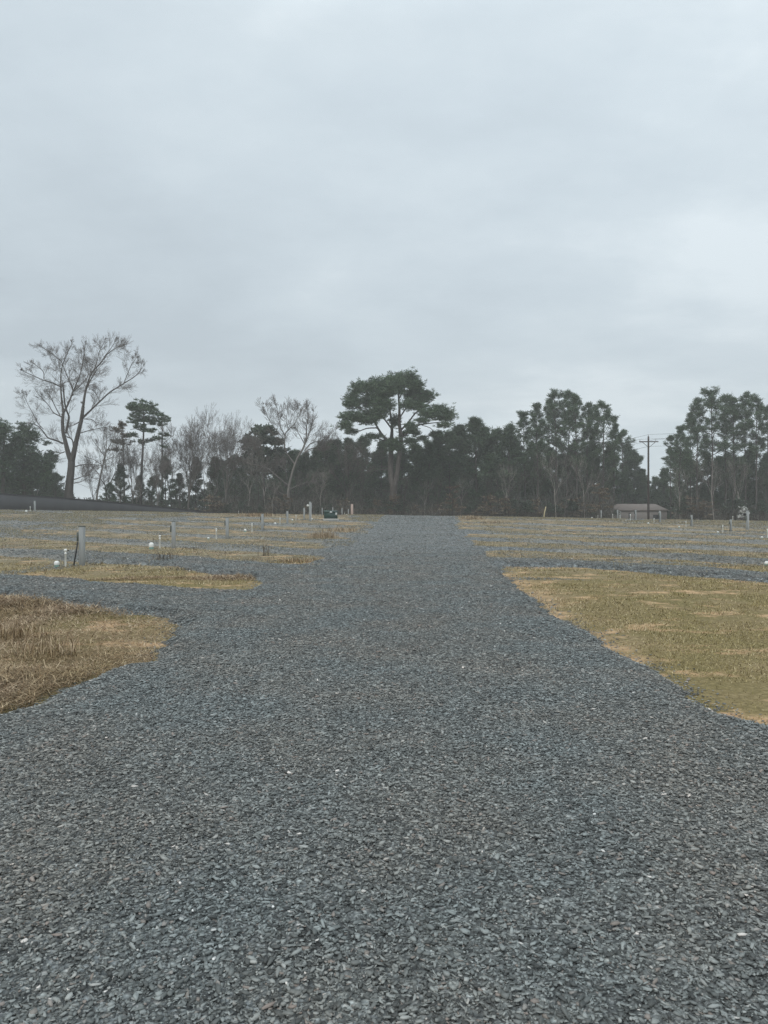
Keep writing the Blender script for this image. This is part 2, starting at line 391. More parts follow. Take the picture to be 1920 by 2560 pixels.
def stones(P, size, n):
    m = len(P); a = (np.arange(n)[None] + R.uniform(-.42, .42, (m, n))) * 2 * math.pi / n
    r = size[:, None] * R.uniform(.62, 1.12, (m, n)); el = R.uniform(1, 2.1, (m, 1)); th = size * R.uniform(.16, .45, m)
    x, y = np.cos(a) * r * el, np.sin(a) * r / np.sqrt(el)
    top = np.stack([x * .97, y * .97, th[:, None] * .5 + R.uniform(-.16, .16, (m, n)) * th[:, None]], -1)
    bot = np.stack([x, y, np.repeat(-th[:, None] * .6, n, 1)], -1)
    L = np.concatenate([top, bot], 1)
    tilt = np.abs(R.normal(0, .17, m)); tilt[R.rand(m) < .1] += .35
    V = np.einsum('mij,mkj->mki', rotmats(m, tilt), L) + P[:, None]
    k = np.arange(m)[:, None] * 2 * n; i = np.arange(n)[None]; j = (i + 1) % n
    return V.reshape(-1, 3), (k + i), np.stack([k + i, k + n + i, k + n + j, k + j], -1).reshape(-1, 4)

growth = lambda y: 1 + .072 * max(0, y - 3)
mb = MB()
for y0, y1, n in ((.9, 7.5, 5), (7.5, 92, 4)):
    p = scatter(lambda y: 11500 / growth(y) ** 2 * (1 if y < 9 else max(.13, (34 - y) / 25)), y0, y1)
    sd = grass_sd(p[:, 0], p[:, 1]); k = (sd < -.02) | ((sd < .4) & (R.rand(len(sd)) < .2 * np.exp(-np.maximum(sd, 0) / .12))) | ((sd < 2.5) & (p[:, 1] > 17) & (vnoise(p[:, 0], p[:, 1], .4, 53) > .35) & (R.rand(len(sd)) < .4))
    p, sd = p[k], sd[k]
    s = np.clip(np.exp(R.normal(math.log(.0054), .42, len(p))), .0026, .0135) * (1 + .072 * np.maximum(0, p[:, 1] - 3))
    big = R.rand(len(p)) < .0015; s[big] *= 1.6
    z = terrain(p[:, 0], p[:, 1]) + np.maximum(gravel_h(p[:, 0], p[:, 1], sd), 0) + R.uniform(-.002, .012, len(p)) * np.sqrt(s / .01)
    V, T, Q = stones(np.stack([p[:, 0], p[:, 1], z], 1), s, n)
    mb.add(V, Q, T)
g = mb.build('gravel', M['chip'])
tag(g, 'loose flat slate chips covering the road', 'gravel', kind='stuff')

def blades(P, h, w, lean, seg=False, kf=.45):
    """thin leaning blades; P base points"""
    m = len(P); a = R.rand(m) * 2 * math.pi; d = np.stack([np.cos(a), np.sin(a)], 1); side = np.stack([-d[:, 1], d[:, 0], np.zeros(m)], 1) * w[:, None] / 2
    ln = lean; tip = P + np.concatenate([d * (h * np.sin(ln))[:, None], (h * np.cos(ln))[:, None]], 1)
    if not seg:
        V = np.stack([P - side, P + side, tip], 1); return V.reshape(-1, 3), np.arange(m * 3).reshape(-1, 3), np.zeros((0, 4), int)
    mid = P + np.concatenate([d * (h * .5 * np.sin(ln * kf))[:, None], (h * .55 * np.cos(ln * kf))[:, None]], 1)
    V = np.stack([P - side, P + side, mid - side * .8, mid + side * .8, tip], 1); k = np.arange(m)[:, None] * 5
    return V.reshape(-1, 3), k + np.array([[2, 3, 4]]), k + np.array([[0, 1, 3, 2]])

# dormant turf everywhere on the grass islands, thinner on the sandy spots
mb = MB(); mb2 = MB()
p = scatter(lambda y: 3200 / (1 + .12 * max(0, y - 6)) ** 2 if y < 45 else 28 - .3 * (y - 45), 3.0, 92, .62, .4)
sd = grass_sd(p[:, 0], p[:, 1]); near_l = (p[:, 0] < 0) & (p[:, 1] < 17) & (p[:, 1] < 11.5 - .75 * (p[:, 0] + 4))
bare = vnoise(p[:, 0], p[:, 1] * 1.6, .9, 12) + .5 * vnoise(p[:, 0], p[:, 1], 2.3, 13)
k = ((sd > .03) | ((sd > -.35) & (R.rand(len(p)) < .10 * np.exp(sd / .15)))) & (~near_l | (R.rand(len(p)) < .10 + .5 * (p[:, 1] > 10.5 - .5 * (p[:, 0] + 4)))) & ((bare < .22) | (R.rand(len(p)) < .15)) & (R.rand(len(p)) > 1.1 * bareness(p[:, 0], p[:, 1], sd)) & ((sd > .3) | (R.rand(len(p)) < .6))
q = p[k]; gr = 1 + .1 * np.maximum(0, q[:, 1] - 6)
V, T, Qd = blades(np.stack([q[:, 0], q[:, 1], terrain(q[:, 0], q[:, 1])], 1), np.exp(R.normal(math.log(.023), .4, len(q))) * np.minimum(gr, 2.6), R.uniform(.004, .008, len(q)) * gr, np.clip(np.abs(R.normal(1.1, .35, len(q))), 0, 1.5))
fr = (q[:, 1] > 17.5) & (R.rand(len(q)) < .35 + .65 * (q[:, 1] > 24)); V3 = V.reshape(-1, 3, 3)
mb.add(V3[~fr].reshape(-1, 3), np.arange((~fr).sum() * 3).reshape(-1, 3)); mb3 = MB(); mb3.add(V3[fr].reshape(-1, 3), np.arange(fr.sum() * 3).reshape(-1, 3))
p = scatter(lambda y: 0 if y < 18 else 150, 18, 90, .62, .4)
sd = grass_sd(p[:, 0], p[:, 1]); away = np.abs(p[:, 0] - 1.5 - .03 * p[:, 1]) - 3.6
pt = vnoise(p[:, 0], p[:, 1], .3, 41) + .5 * vnoise(p[:, 0], p[:, 1], 1.3, 42)
k = (sd < .05) & (away > .4) & (pt > .25 - .5 * sstep(30, 70, p[:, 1])) & (R.rand(len(p)) < .35 + .65 * sstep(25, 60, p[:, 1])); q = p[k]; gr = 1 + .06 * np.maximum(0, q[:, 1] - 10)
V, T, Qd = blades(np.stack([q[:, 0], q[:, 1], terrain(q[:, 0], q[:, 1]) + np.maximum(0, gravel_h(q[:, 0], q[:, 1], sd[k])) - .01], 1), R.uniform(.05, .13, len(q)), R.uniform(.006, .012, len(q)) * gr, np.clip(np.abs(R.normal(.9, .4, len(q))), 0, 1.5))
mb3.add(V, T)
g = mb3.build('weedy_grass', M['dull']); tag(g, 'dull weedy growth on and between the far gravel pads', 'grass', kind='stuff')
g = mb.build('grass', M['turf']); tag(g, 'short dormant turf growing between the gravel pads', 'grass', kind='stuff')
# rank brown straw on the near island and in streaks along the pads
p = scatter(lambda y: 4200 / (1 + .05 * max(0, y - 6)) ** 2 if y < 18 else 90 / (1 + .02 * (y - 18)), 3.5, 90, .62, .4)
sd = grass_sd(p[:, 0], p[:, 1]); near_l = (p[:, 0] < 0) & (p[:, 1] < 18) & (p[:, 1] < 11.5 - .75 * (p[:, 0] + 4))
streak = vnoise(p[:, 0], p[:, 1], .35, 14) + .4 * vnoise(p[:, 0], p[:, 1], 1.1, 15)
k = (((sd > .02) | ((sd > -1.1) & (p[:, 1] > 19) & (np.abs(p[:, 0] - 2) > 4.2) & (R.rand(len(p)) < .16))) & ((near_l & (R.rand(len(p)) < .25 + .6 * sstep(-.45, .3, streak))) | (~near_l & (p[:, 1] > 17) & (streak > .0) & (p[:, 0] < 1)) | (~near_l & (p[:, 1] > 20) & (streak > .2))))
q = p[k]; gr = 1 + .09 * np.maximum(0, q[:, 1] - 8); rank = np.where(q[:, 1] > 17, .55, 1.0) * .6 + .9 * sstep(-.3, .7, vnoise(q[:, 0], q[:, 1], .8, 16)) * (q[:, 1] < 30) 
hh = R.uniform(.05, .16, len(q)) * rank
V, T, Qd = blades(np.stack([q[:, 0], q[:, 1], terrain(q[:, 0], q[:, 1]) + R.uniform(0, .06, len(q)) * rank * (q[:, 1] < 18)], 1), hh * np.minimum(gr, 1.35), R.uniform(.0035, .008, len(q)) * gr, np.clip(R.normal(1.42, .2, len(q)), .3, 1.7), True, .9)
mb2.add(V, T, Qd)
g = mb2.build('dead_grass', M['straw']); tag(g, 'matted dead brown straw lying on the near verge', 'dead grass', kind='stuff')

def tuft(name, x, y, n, h, spread, m, label, cat='grass tuft', group=None, lean=.55, w=.006):
    o = empty(name, on(x, y))
    p = R.normal(0, spread * .4, (n, 2)); P = np.concatenate([p, np.full((n, 1), 0.0)], 1)
    for i in range(n): P[i, 2] = terrain(x + p[i, 0], y + p[i, 1]) - terrain(x, y) - .01
    V, T, Q = blades(P, R.uniform(.5, 1.05, n) * h, np.full(n, w) * R.uniform(.7, 1.3, n), np.abs(R.normal(lean, .3, n)), True)
    b = MB(); b.add(V, T, Q); b.build('foliage', m, o)
    return tag(o, label, cat, group)
for px, py, n, h, sp, m, lab, ln in (
    (116, 1640, 200, .38, .5, 'straw', 'arching brown weed tuft on the dead grass verge', 1.0),
    (20, 1600, 240, .42, .55, 'straw', 'matted straw clump where the dead verge leaves the frame', 1.05),
    (810, 1345, 420, .62, 1.0, 'tan', 'tall tan grass tuft leaning over the road edge', .5),
    (860, 1327, 260, .4, 1.8, 'tan', 'low tan grass fringe behind the tall tuft', .8),
    (1178, 1298, 420, .55, 1.5, 'tan', 'rounded tan grass mound beside the road crest', .7),
    (1235, 1308, 300, .35, 1.8, 'tan', 'low pale grass patch below the rounded mound', .8),
    (640, 1290, 420, .5, 2.4, 'straw', 'ragged brown grass along the crest near the lone stub', .7),
    (740, 1405, 200, .2, 1.0, 'straw', 'reddish brown grass at a pad corner by the road', .7),
    (412, 1408, 45, .5, .5, 'weed', 'dark twiggy weed standing at the pad edge', .5),
    (480, 1424, 110, .14, 1.0, 'weed', 'low dark weed mat beside the twiggy weed', .9),
    (660, 1390, 18, .6, .3, 'weed', 'single dark upright weed stalk bunch on a grass strip', .25),
    (490, 1371, 110, .2, 1.3, 'weed', 'dark brush patch behind the second power post', .8)):
    p = at(px, py); near = p[1] < 15
    tuft('weed_clump' if m == 'weed' else 'grass_tuft', p[0], p[1], n, h, sp, M[m], lab, 'weed' if m == 'weed' else 'grass tuft', None, ln, .006 if near else .02 if p[1] < 50 else .035)

# ------------------------------------------------------------------ site fittings
def post_proto():
    o = empty('power_post', (0, 0, 0))
    b = MB(); b.box((0, 0, .58), (.15, .15, 1.2), .006); b.build('post', M['wood'], o)
    b = MB(); b.box((0, 0, 1.192), (.17, .17, .022), .004); b.build('post_cap', M['box'], o)
    b = MB(); b.box((-.112, .02, .87), (.07, .13, .28), .008); b.build('outlet_box', M['box'], o)
    return o
def riser_proto():
    o = empty('water_riser', (0, 0, 0))
    b = MB(); b.lathe([(.029, -.05), (.029, .40), (.037, .405), (.037, .435), (.029, .44), (.029, .5)], 12); b.build('pipe', M['pvc'], o, True)
    b = MB(); b.lathe([(.024, .485), (.046, .497), (.05, .52), (.046, .55), (.03, .565), (.001, .57)], 14); b.build('cap', M['pvc'], o, True)
    b = MB(); b.tube([(.03, -.01, .525), (.085, -.02, .525), (.1, -.022, .505)], .012, 8); b.build('spigot', M['black'], o, True)
    return o
def dome_proto():
    o = empty('sewer_cleanout', (0, 0, 0))
    b = MB(); b.lathe([(.075, -.08), (.075, .07)], 18); b.build('pipe', M['sewer'], o, True)
    b = MB(); b.lathe([(.082, .06), (.086, .07), (.086, .12), (.078, .155), (.055, .18), (.028, .192), (.001, .195)], 18); b.build('cap', M['pvc'], o, True)
    return o
PP, RP, DP = post_proto(), riser_proto(), dome_proto()
used = {}
def place(proto, px, py, top, label, cat, group, Y=None, href=1.2, rz=0.0):
    """stand a copy on the land under a photo pixel, tall enough to reach the pixel row TOP"""
    o = proto if proto.name not in used else copy_tree(proto); used[proto.name] = 1
    if Y is None: x, Y = at(px, py)
    else: x = (px - 960) / F * Y
    o.location = on(x, Y); o.rotation_euler = (0, 0, rz)
    ht = EYE - (top - 1280) / F * Y - float(terrain(x, Y)); s = ht / href
    o.scale = (max(.75, min(1.25, s)), max(.75, min(1.25, s)), s)
    return tag(o, label, cat, group)
FS, HS = 'on the screen fence side', 'on the brown house side'
ords = ['first', 'second', 'third', 'fourth', 'fifth', 'sixth', 'seventh', 'eighth', 'ninth', 'tenth', 'eleventh']
gp, gr_, gd = 'grey power posts at the camping pads', 'white water risers at the pads', 'white capped sewer cleanouts at the pads'
L_posts = [(205,1414,1315,None),(434,1371,1303,None),(568,1347,1293,None),(656,1328,1284,None),(718.6,1313,1277,None),(760.5,1300,1269,None),(805.4,1296,1269,84),(832,1294,1268,92),(855,1293,1270,95),(871,1293,1272,98)]
for i, (x, y, t, Y) in enumerate(L_posts):
    lab = 'largest grey power post with box and black conduit beside it' if i == 0 else ('grey power post half hidden behind the green transformer' if i == 7 else f'{ords[i]} grey power post from the largest, {FS}')
    o = place(PP, x, y, t, lab, 'post', gp, Y, rz=R.uniform(-.2, .2))
    if i == 0: post1 = o
b = MB(); b.tube([(-.215, -.1, -.02), (-.16, -.1, .3), (-.092, -.1, .72)], .022, 8)
b.build('conduit', M['black'], post1)
L_ris = [(164,1417,1372,None),(399.5,1372,1338,None),(541,1348,1321,None),(630,1330,1308,None),(700,1313,1294,None),(740,1301,1287,None),(790,1299,1284,80),(843.5,1295,1281,88),(861,1294,1282,92)]
for i, (x, y, t, Y) in enumerate(L_ris):
    place(RP, x, y, t, 'tallest white water riser with round cap beside the largest post' if i == 0 else f'{ords[i]} thin white water riser counted outward, {FS}', 'water riser', gr_, Y, .57, R.uniform(-.4, .4))
L_dom = [(142,1417,1402,None),(378.5,1373,1356,None),(521,1348,1343,None),(613,1329.5,1322,None),(688,1312.5,1306,None),(731,1302,1297.5,None),(780,1300,1295.5,None),(866.5,1296,1285,90)]
for i, (x, y, t, Y) in enumerate(L_dom):
    lab = ['white domed cleanout cap near the largest power post', 'white capped cleanout with its green pipe showing tall'][i] if i < 2 else f'{ords[i]} small white cleanout dome counted outward, {FS}'
    place(DP, x, y, t, lab, 'cleanout', gd, Y, .195)
# far corner by the screen fence
place(PP, 87, 1279, 1252, 'lone grey power post standing against the dark screen fence', 'post', gp, 80)
place(RP, 75.5, 1280, 1266, 'white riser beside the lone post at the screen fence', 'water riser', gr_, 78, .57)
place(DP, 65.5, 1280, 1275, 'white cleanout dome by the lone post at the screen fence', 'cleanout', gd, 76, .195)
place(RP, 596, 1287, 1277, 'small white riser alone on the grassy crest', 'water riser', gr_, 86, .57)
R_posts = [(1827,1330,1298,None),(1729,1316,1287,None),(1650,1308,1277,None),(1589,1302,1274,None),(1544,1298,1274,88),(1503,1297,1275,90)]
for i, (x, y, t, Y) in enumerate(R_posts):
    place(PP, x, y, t, f'{ords[i]} grey power post after the tall one, {HS}' if i < 5 else 'farthest grey power post before the brush, beside a dark gap', 'post', gp, Y, rz=R.uniform(-.2, .2))
R_ris = [(1919,1345,1322,None),(1807,1331,1312,None),(1715,1317,1302,None),(1635,1309,1295,None),(1576,1303,1285,None),(1532,1297,1285,86),(1495,1297,1288,86),(1832,1305,1290,92)]
for i, (x, y, t, Y) in enumerate(R_ris):
    place(RP, x, y, t, f'{ords[i]} thin white water riser counted outward, {HS}' if i < 7 else 'white topped riser beyond the crest above a power post', 'water riser', gr_, Y, .57)
R_dom = [(1917,1413,1403,None),(1905,1346,1341,None),(1795,1332.5,1328,None),(1698,1319,1315,None),(1621,1310.5,1306,None),(1565,1303,1300,None),(1480,1297,1293,84)]
for i, (x, y, t, Y) in enumerate(R_dom):
    place(DP, x, y, t, 'big white cleanout dome at the edge of a gravel pad' if i == 0 else f'{ords[i]} small white cleanout dome counted outward, {HS}', 'cleanout', gd, Y, .195)

def service_post(px, py, top, label, meter):
    x, y = at(px, py); zt = EYE - (top - 1280) / F * y; h = zt - float(terrain(x, y)); o = empty('service_post', on(x, y))
    b = MB(); b.box((0, 0, h / 2 - .1), (.16, .16, h + .2), .008); b.build('post', M['wood'], o)
    b = MB(); b.tube([(.105, -.02, -.05), (.105, -.02, h - .1)], .03, 8); b.build('conduit', M['steel'], o, True)
    b = MB(); b.lathe([(.001, .1), (.07, .09), (.11, .03), (.11, -.03), (.07, -.09), (.001, -.1)], 14, (-.19, 0, h * .8)); b.build('meter', M['pvc' if meter else 'black'], o, True)
    b = MB(); b.box((-.12, 0, h * .8 - .3), (.1, .2, .35), .01); b.build('meter_box', M['box'], o)
    b = MB(); b.box((0, 0, h + .015), (.19, .19, .03), .005); b.build('post_cap', M['box'], o)
    return tag(o, label, 'post')
service_post(775, 1303, 1254, 'tall grey service post with white round meter by the transformer', True)
service_post(1868, 1324, 1276, 'tall pale service post standing over the brown grass slope', False)
x = (880 - 960) / F * 97; o = empty('marker_post', on(x, 97)); b = MB(); b.box((0, 0, .62), (.3, .2, 1.9), .02); b.build('post', M['pinkwood'], o)
b = MB(); b.box((.0, 0, 1.59), (.32, .22, .04), .01); b.build('post_cap', M['pinkwood'], o)
tag(o, 'pinkish raw wood post at the end of the row by the road', 'post')

# green transformer on its pad
x, y = at(825.5, 1302.5); o = empty('transformer', on(x, y + .6)); o.rotation_euler = (0, 0, .12)
k = y / F
w, hh = 33 * k, 25 * k
b = MB(); b.box((0, 0, .06), (w * 1.19, 1.5, .22), .02); b.build('concrete_pad', M['concrete'], o)
bv = [(-w/2, -.5, .171), (w/2, -.5, .171), (w/2, .55, .171), (-w/2, .55, .171), (-w/2, -.5, hh * .84), (w/2, -.5, hh * .84), (w/2, .55, hh * .93), (-w/2, .55, hh * .93)]
b = MB(); b.add(bv, [[3, 2, 1, 0], [4, 5, 6, 7], [0, 1, 5, 4], [1, 2, 6, 5], [2, 3, 7, 6], [3, 0, 4, 7]]); b.build('cabinet', M['tgreen'], o)
hv = [(-w/2-.03, -.54, hh * .84 - .02), (w/2+.03, -.54, hh * .84 - .02), (w/2+.03, .58, hh * .93 - .0), (-w/2-.03, .58, hh * .93), (-w/2-.03, -.54, hh * .9), (w/2+.03, -.54, hh * .9), (w/2+.03, .58, hh), (-w/2-.03, .58, hh)]
b = MB(); b.add(hv, [[3, 2, 1, 0], [4, 5, 6, 7], [0, 1, 5, 4], [1, 2, 6, 5], [2, 3, 7, 6], [3, 0, 4, 7]]); b.build('lid', M['tgreen'], o)
b = MB(); b.box((w * .40, -.506, hh * .68), (.15, .006, .26)); b.build('sticker', M['label'], o)
b = MB(); b.box((0, -.545, hh * .84), (.2, .02, .1), .005); b.build('latch', M['label'], o)
tag(o, 'dark green transformer cabinet on a concrete pad beside the road', 'transformer')

# yellow stake
x = (1359 - 960) / F * 86; o = empty('marker_stake', on(x, 86)); b = MB(); b.tube([(0, 0, -.3), (.1, .02, .6), (.26, .03, 1.3)], [.07, .065, .06], 8); b.build('stake', M['stake'], o)
b = MB(); b.tube([(.245, .03, 1.22), (.27, .03, 1.33)], [.072, .07], 8); b.build('cap', M['stake'], o)
tag(o, 'yellow marker stake leaning on the grassy crest', 'stake')

# dark screen fence falling away
fp = [(-500, 1196, 88), (-250, 1215, 90), (0, 1233, 92), (163, 1244, 94), (300, 1256, 96), (420, 1268, 98), (500, 1277, 99.5), (560, 1284, 101)]
fx = np.array([((a - 960) / F * Y, Y, EYE - (t - 1280) / F * Y) for a, t, Y in fp])
s_ = np.linspace(0, len(fx) - 1, 120); fX = np.stack([np.interp(s_, np.arange(len(fx)), fx[:, i]) for i in range(3)], 1)
o = empty('screen_fence', on(fx[3, 0], fx[3, 1])); base = np.array(o.location)
n = len(fX); wob = .035 * np.sin(np.arange(n) * 1.7) + R.normal(0, .012, n); zb = terrain(fX[:, 0], fX[:, 1]) - .3
zb = np.minimum(zb, fX[:, 2] - .2)
rings = []
for dy, z in ((0, zb), (0, zb * .5 + fX[:, 2] * .5), (0, fX[:, 2] - .1), (.05, fX[:, 2] - .1), (.05, zb)):
    rings.append(np.stack([fX[:, 0], fX[:, 1] + dy + wob, z], 1) - base)
V = np.stack(rings, 1).reshape(-1, 3); k = np.arange(n - 1)[:, None] * 5
Q = np.concatenate([np.stack([k[:, 0] + i, k[:, 0] + 5 + i, k[:, 0] + 5 + (i + 1) % 5, k[:, 0] + (i + 1) % 5], 1) for i in range(5)])
b = MB(); b.add(V, Q); b.build('screen', M['screen'], o)
hv_ = np.stack([np.stack([fX[:, 0], fX[:, 1] - .012 + wob, fX[:, 2] + d_], 1) - base for d_ in (-.22, .0)], 1).reshape(-1, 3); k = np.arange(n - 1)[:, None] * 2
b = MB(); b.add(hv_, k + np.array([[0, 2, 3, 1]])); b.build('top_hem', M['hem'], o)
for i in range(4, n, 10):
    b = MB(); b.tube([(fX[i, 0] - base[0], fX[i, 1] + .16 - base[1], zb[i] - base[2]), (fX[i, 0] - base[0], fX[i, 1] + .16 - base[1], fX[i, 2] - .02 - base[2])], .05, 6); b.build('post', M['hem'], o)
tag(o, 'long dark grey screen fence sloping down along the crest', 'fence')

# brown-roofed house beyond the crest
hy = 126.; sc = hy / F
x0, x1 = (1544 - 960) * sc, (1672 - 960) * sc; ze, zr, zg = EYE + 4 * sc, EYE + 21 * sc, -1.0
o = empty('house', ((x0 + x1) / 2, hy + 3.5, zg)); ww = x1 - x0; H = ze - zg; RH = zr - zg
b = MB(); b.box((0, 0, H / 2), (ww - .6, 7, H)); b.build('wall', M['siding'], o)
a, e = ww / 2, 3.62
rv = [(-a, -e, H - .08), (a, -e, H - .08), (a, e, H - .08), (-a, e, H - .08), (-a, -e, H + .05), (a, -e, H + .05), (a, e, H + .05), (-a, e, H + .05), (-a + 1.0, 0, RH), (a - 1.0, 0, RH)]
b = MB(); b.add(rv, [[3, 2, 1, 0], [0, 1, 5, 4], [1, 2, 6, 5], [2, 3, 7, 6], [3, 0, 4, 7], [4, 5, 9, 8], [6, 7, 8, 9]], [[5, 6, 9], [7, 4, 8]]); b.build('roof', M['shingle'], o)
for dx in (-ww / 2 + .42,):
    b = MB(); b.box((dx, -3.53, H / 2 - .05), (.24, .08, H - .12)); b.build('porch_post', M['trim'], o)
b = MB(); b.box((-ww / 2 + 2.05, -3.53, H / 2 - .2), (.35, .06, H - .4)); dd = b.build('door', M['door'], o)
b = MB(); b.box((.1, -3.56, -.02 + .9), (ww - 1, .1, .5)); b.build('railing', M['trim'], o)
b = MB(); b.box((ww / 2 - 2.2, -3.53, H * .62), (1.0, .06, .7)); b.build('window', M['door'], o)
tag(o, 'low brown roofed house half hidden behind the crest', 'house')

# utility pole and wires
py_ = 108.; k = py_ / F; px_ = (1621 - 960) * k; top = EYE + (1280 - 1091) * k
o = empty('utility_pole', on(px_, py_)); z0 = o.location.z; T = top - z0
b = MB(); b.tube([(0, 0, -.3), (0, 0, T * .5), (0, 0, T)], [.17, .145, .115], 12); b.build('pole', M['pole'], o, True)
az = T - 13.5 * k; b = MB(); b.box((0, -.16, az), (2.8, .12, .14), .01); b.build('crossarm', M['pole'], o)
for s in (-1, 1):
    b = MB(); b.tube([(s * .95, -.2, az - .06), (0, -.16, az - .85)], .035, 6); b.build('brace', M['pole'], o)
ins = []
for dx, dz in ((-1.28, az + .07), (1.0, az + .07), (0, T)):
    b = MB(); b.lathe([(.03, 0), (.03, .1), (.07, .12), (.07, .17), (.045, .2), (.065, .23), (.03, .29), (.001, .3)], 10, (dx, -.16 if dx else 0, dz)); b.build('insulator', M['steel'], o, True)
    ins.append((px_ + dx, py_ - (.16 if dx else 0), z0 + dz + .27))
ins.append((px_, py_ - .15, z0 + T * .885))
tag(o, 'brown utility pole with crossarm in the gap between pine clumps', 'utility pole')
names = ['crossarm tip nearer the road', 'crossarm tip farther from the road', 'pole top', 'pole just below its crossarm']
for (x, y, z), nm in zip(ins, names):
    for side, end, sag in (('back to the first pine clump', (x - 26, y + 62, z + 1.0), 1.6), ('past the second clump', (x + 33, y - 26, z + 1.6), .7)):
        t = np.linspace(0, 1, 22)[:, None]; P = np.array([x, y, z]) * (1 - t) + np.array(end) * t; P[:, 2] -= 4 * sag * (t * (1 - t))[:, 0]
        oo = empty('power_line', (x, y, z)); b = MB(); b.tube(P - np.array([x, y, z]), .016, 5); b.build('cable', M['wire'], oo)
        tag(oo, f'thin wire from the {nm} {side}', 'wire', 'wires on the utility pole')

# ------------------------------------------------------------------ trees
def grow(S, p, d, L, r, lvl, maxl, up=.12, wig=.22, spread=(.45, .95), kids=(3, 5), tips=None, shrink=.62):
    n = 4 if lvl < 2 else 3
    d = d.normalized(); nodes = []
    for i in range(n):
        d = (d + Vector((random.gauss(0, wig), random.gauss(0, wig), random.gauss(0, wig) + up))).normalized()
        q = p + d * (L / n); r1 = r * (1 - .55 * (i + 1) / n) if lvl < maxl else r * (1 - .8 * (i + 1) / n)
        S[lvl].append((*p, *q, r * (1 - .55 * i / n), r1)); p = q; nodes.append((p, d, r1))
    if lvl >= maxl:
        if tips is not None: tips.append((tuple(p), tuple(d)))
        return
    for c in range(random.randint(*kids)):
        i = random.randint(0 if lvl else 1, n - 1); q, dd, rr = nodes[i]
        side = Vector((random.gauss(0, 1), random.gauss(0, 1), random.gauss(0, .6))); side = (side - dd * side.dot(dd)).normalized()
        a = random.uniform(*spread)
        grow(S, q, dd * math.cos(a) + side * math.sin(a), L * shrink * random.uniform(.75, 1.2), rr * .72, lvl + 1, maxl, up, wig, spread, kids, tips, shrink)
    grow(S, p, d, L * shrink, r * .45, lvl + 1, maxl, up, wig, spread, kids, tips, shrink)

def bare_tree(label, h, group=None, bark='bark', twig='twig', lean=(0, 0), trunk=.33, maxl=5, up=.1, spread=(.35, .75), r=.16, name='bare_tree', kids=(2, 4), forks=4):
    S = [[] for _ in range(8)]; o = empty(name, (0, 0, 0))
    d = Vector((lean[0], lean[1], 1)).normalized(); p = Vector((0, 0, -.3)); tl = h * trunk + .3; P = [p]
    for i in range(5):
        d = (d + Vector((random.gauss(0, .05), random.gauss(0, .05), .05))).normalized(); p = p + d * tl / 5; P.append(p)
    b = MB(); b.tube([tuple(q) for q in P], np.linspace(r * 1.25, r * .85, 6), 8)
    for c in range(forks):
        a = random.uniform(.2, .8); ph = c * 6.28 / forks + random.uniform(-.5, .5)
        dd = Vector((math.sin(a) * math.cos(ph), math.sin(a) * math.sin(ph), math.cos(a)))
        grow(S, P[-1 if c < 2 else -2].copy(), dd, h * .36 * random.uniform(.8, 1.1), r * .6, 0, maxl, up, .08, spread, kids, None, .6)
    b.segs(S[0], 6); b.segs(S[1], 5)
    if maxl <= 3:                      # a sapling's few twigs stay in one mesh with its stem
        for s in S[2:]:
            if s: s = np.array(s); s[:, 6:] = np.maximum(s[:, 6:], .008); b.segs(s, 3)
        b.build('stem', M[bark], o); return tag(o, label, 'tree', group)
    b.build('trunk', M[bark], o, False)
    t = MB()
    for s in S[2:]:
        if s:
            s = np.array(s); s[:, 6:] = np.maximum(s[:, 6:], .008); t.segs(s, 3)
    t.build('twigs', M[twig], o)
    return tag(o, label, 'tree', group)

def clump_tris(centres, n, L, w, up=.5):
    """needle or leaf sprays round each centre"""
    c = np.repeat(np.asarray(centres, float), n, 0); m = len(c)
    d = R.normal(0, 1, (m, 3)); d[:, 2] = np.abs(d[:, 2]) * .7 + up * .5 - .25; d /= np.linalg.norm(d, axis=1, keepdims=True)
    s = np.cross(d, R.normal(0, 1, (m, 3))); s /= np.linalg.norm(s, axis=1, keepdims=True) + 1e-9
    l = L * R.uniform(.6, 1.25, (m, 1)); a = c + d * l * .12 + R.normal(0, L * .12, (m, 3))
    ww = w * R.uniform(.7, 1.3, (m, 1))
    V = np.stack([a - s * ww * .35, a + s * ww * .35, a + d * l * .6 + s * ww * .5, a + d * l, a + d * l * .6 - s * ww * .5], 1)
    k = np.arange(m)[:, None] * 5
    return V.reshape(-1, 3), k + np.array([[0, 1, 2, 3, 4]])

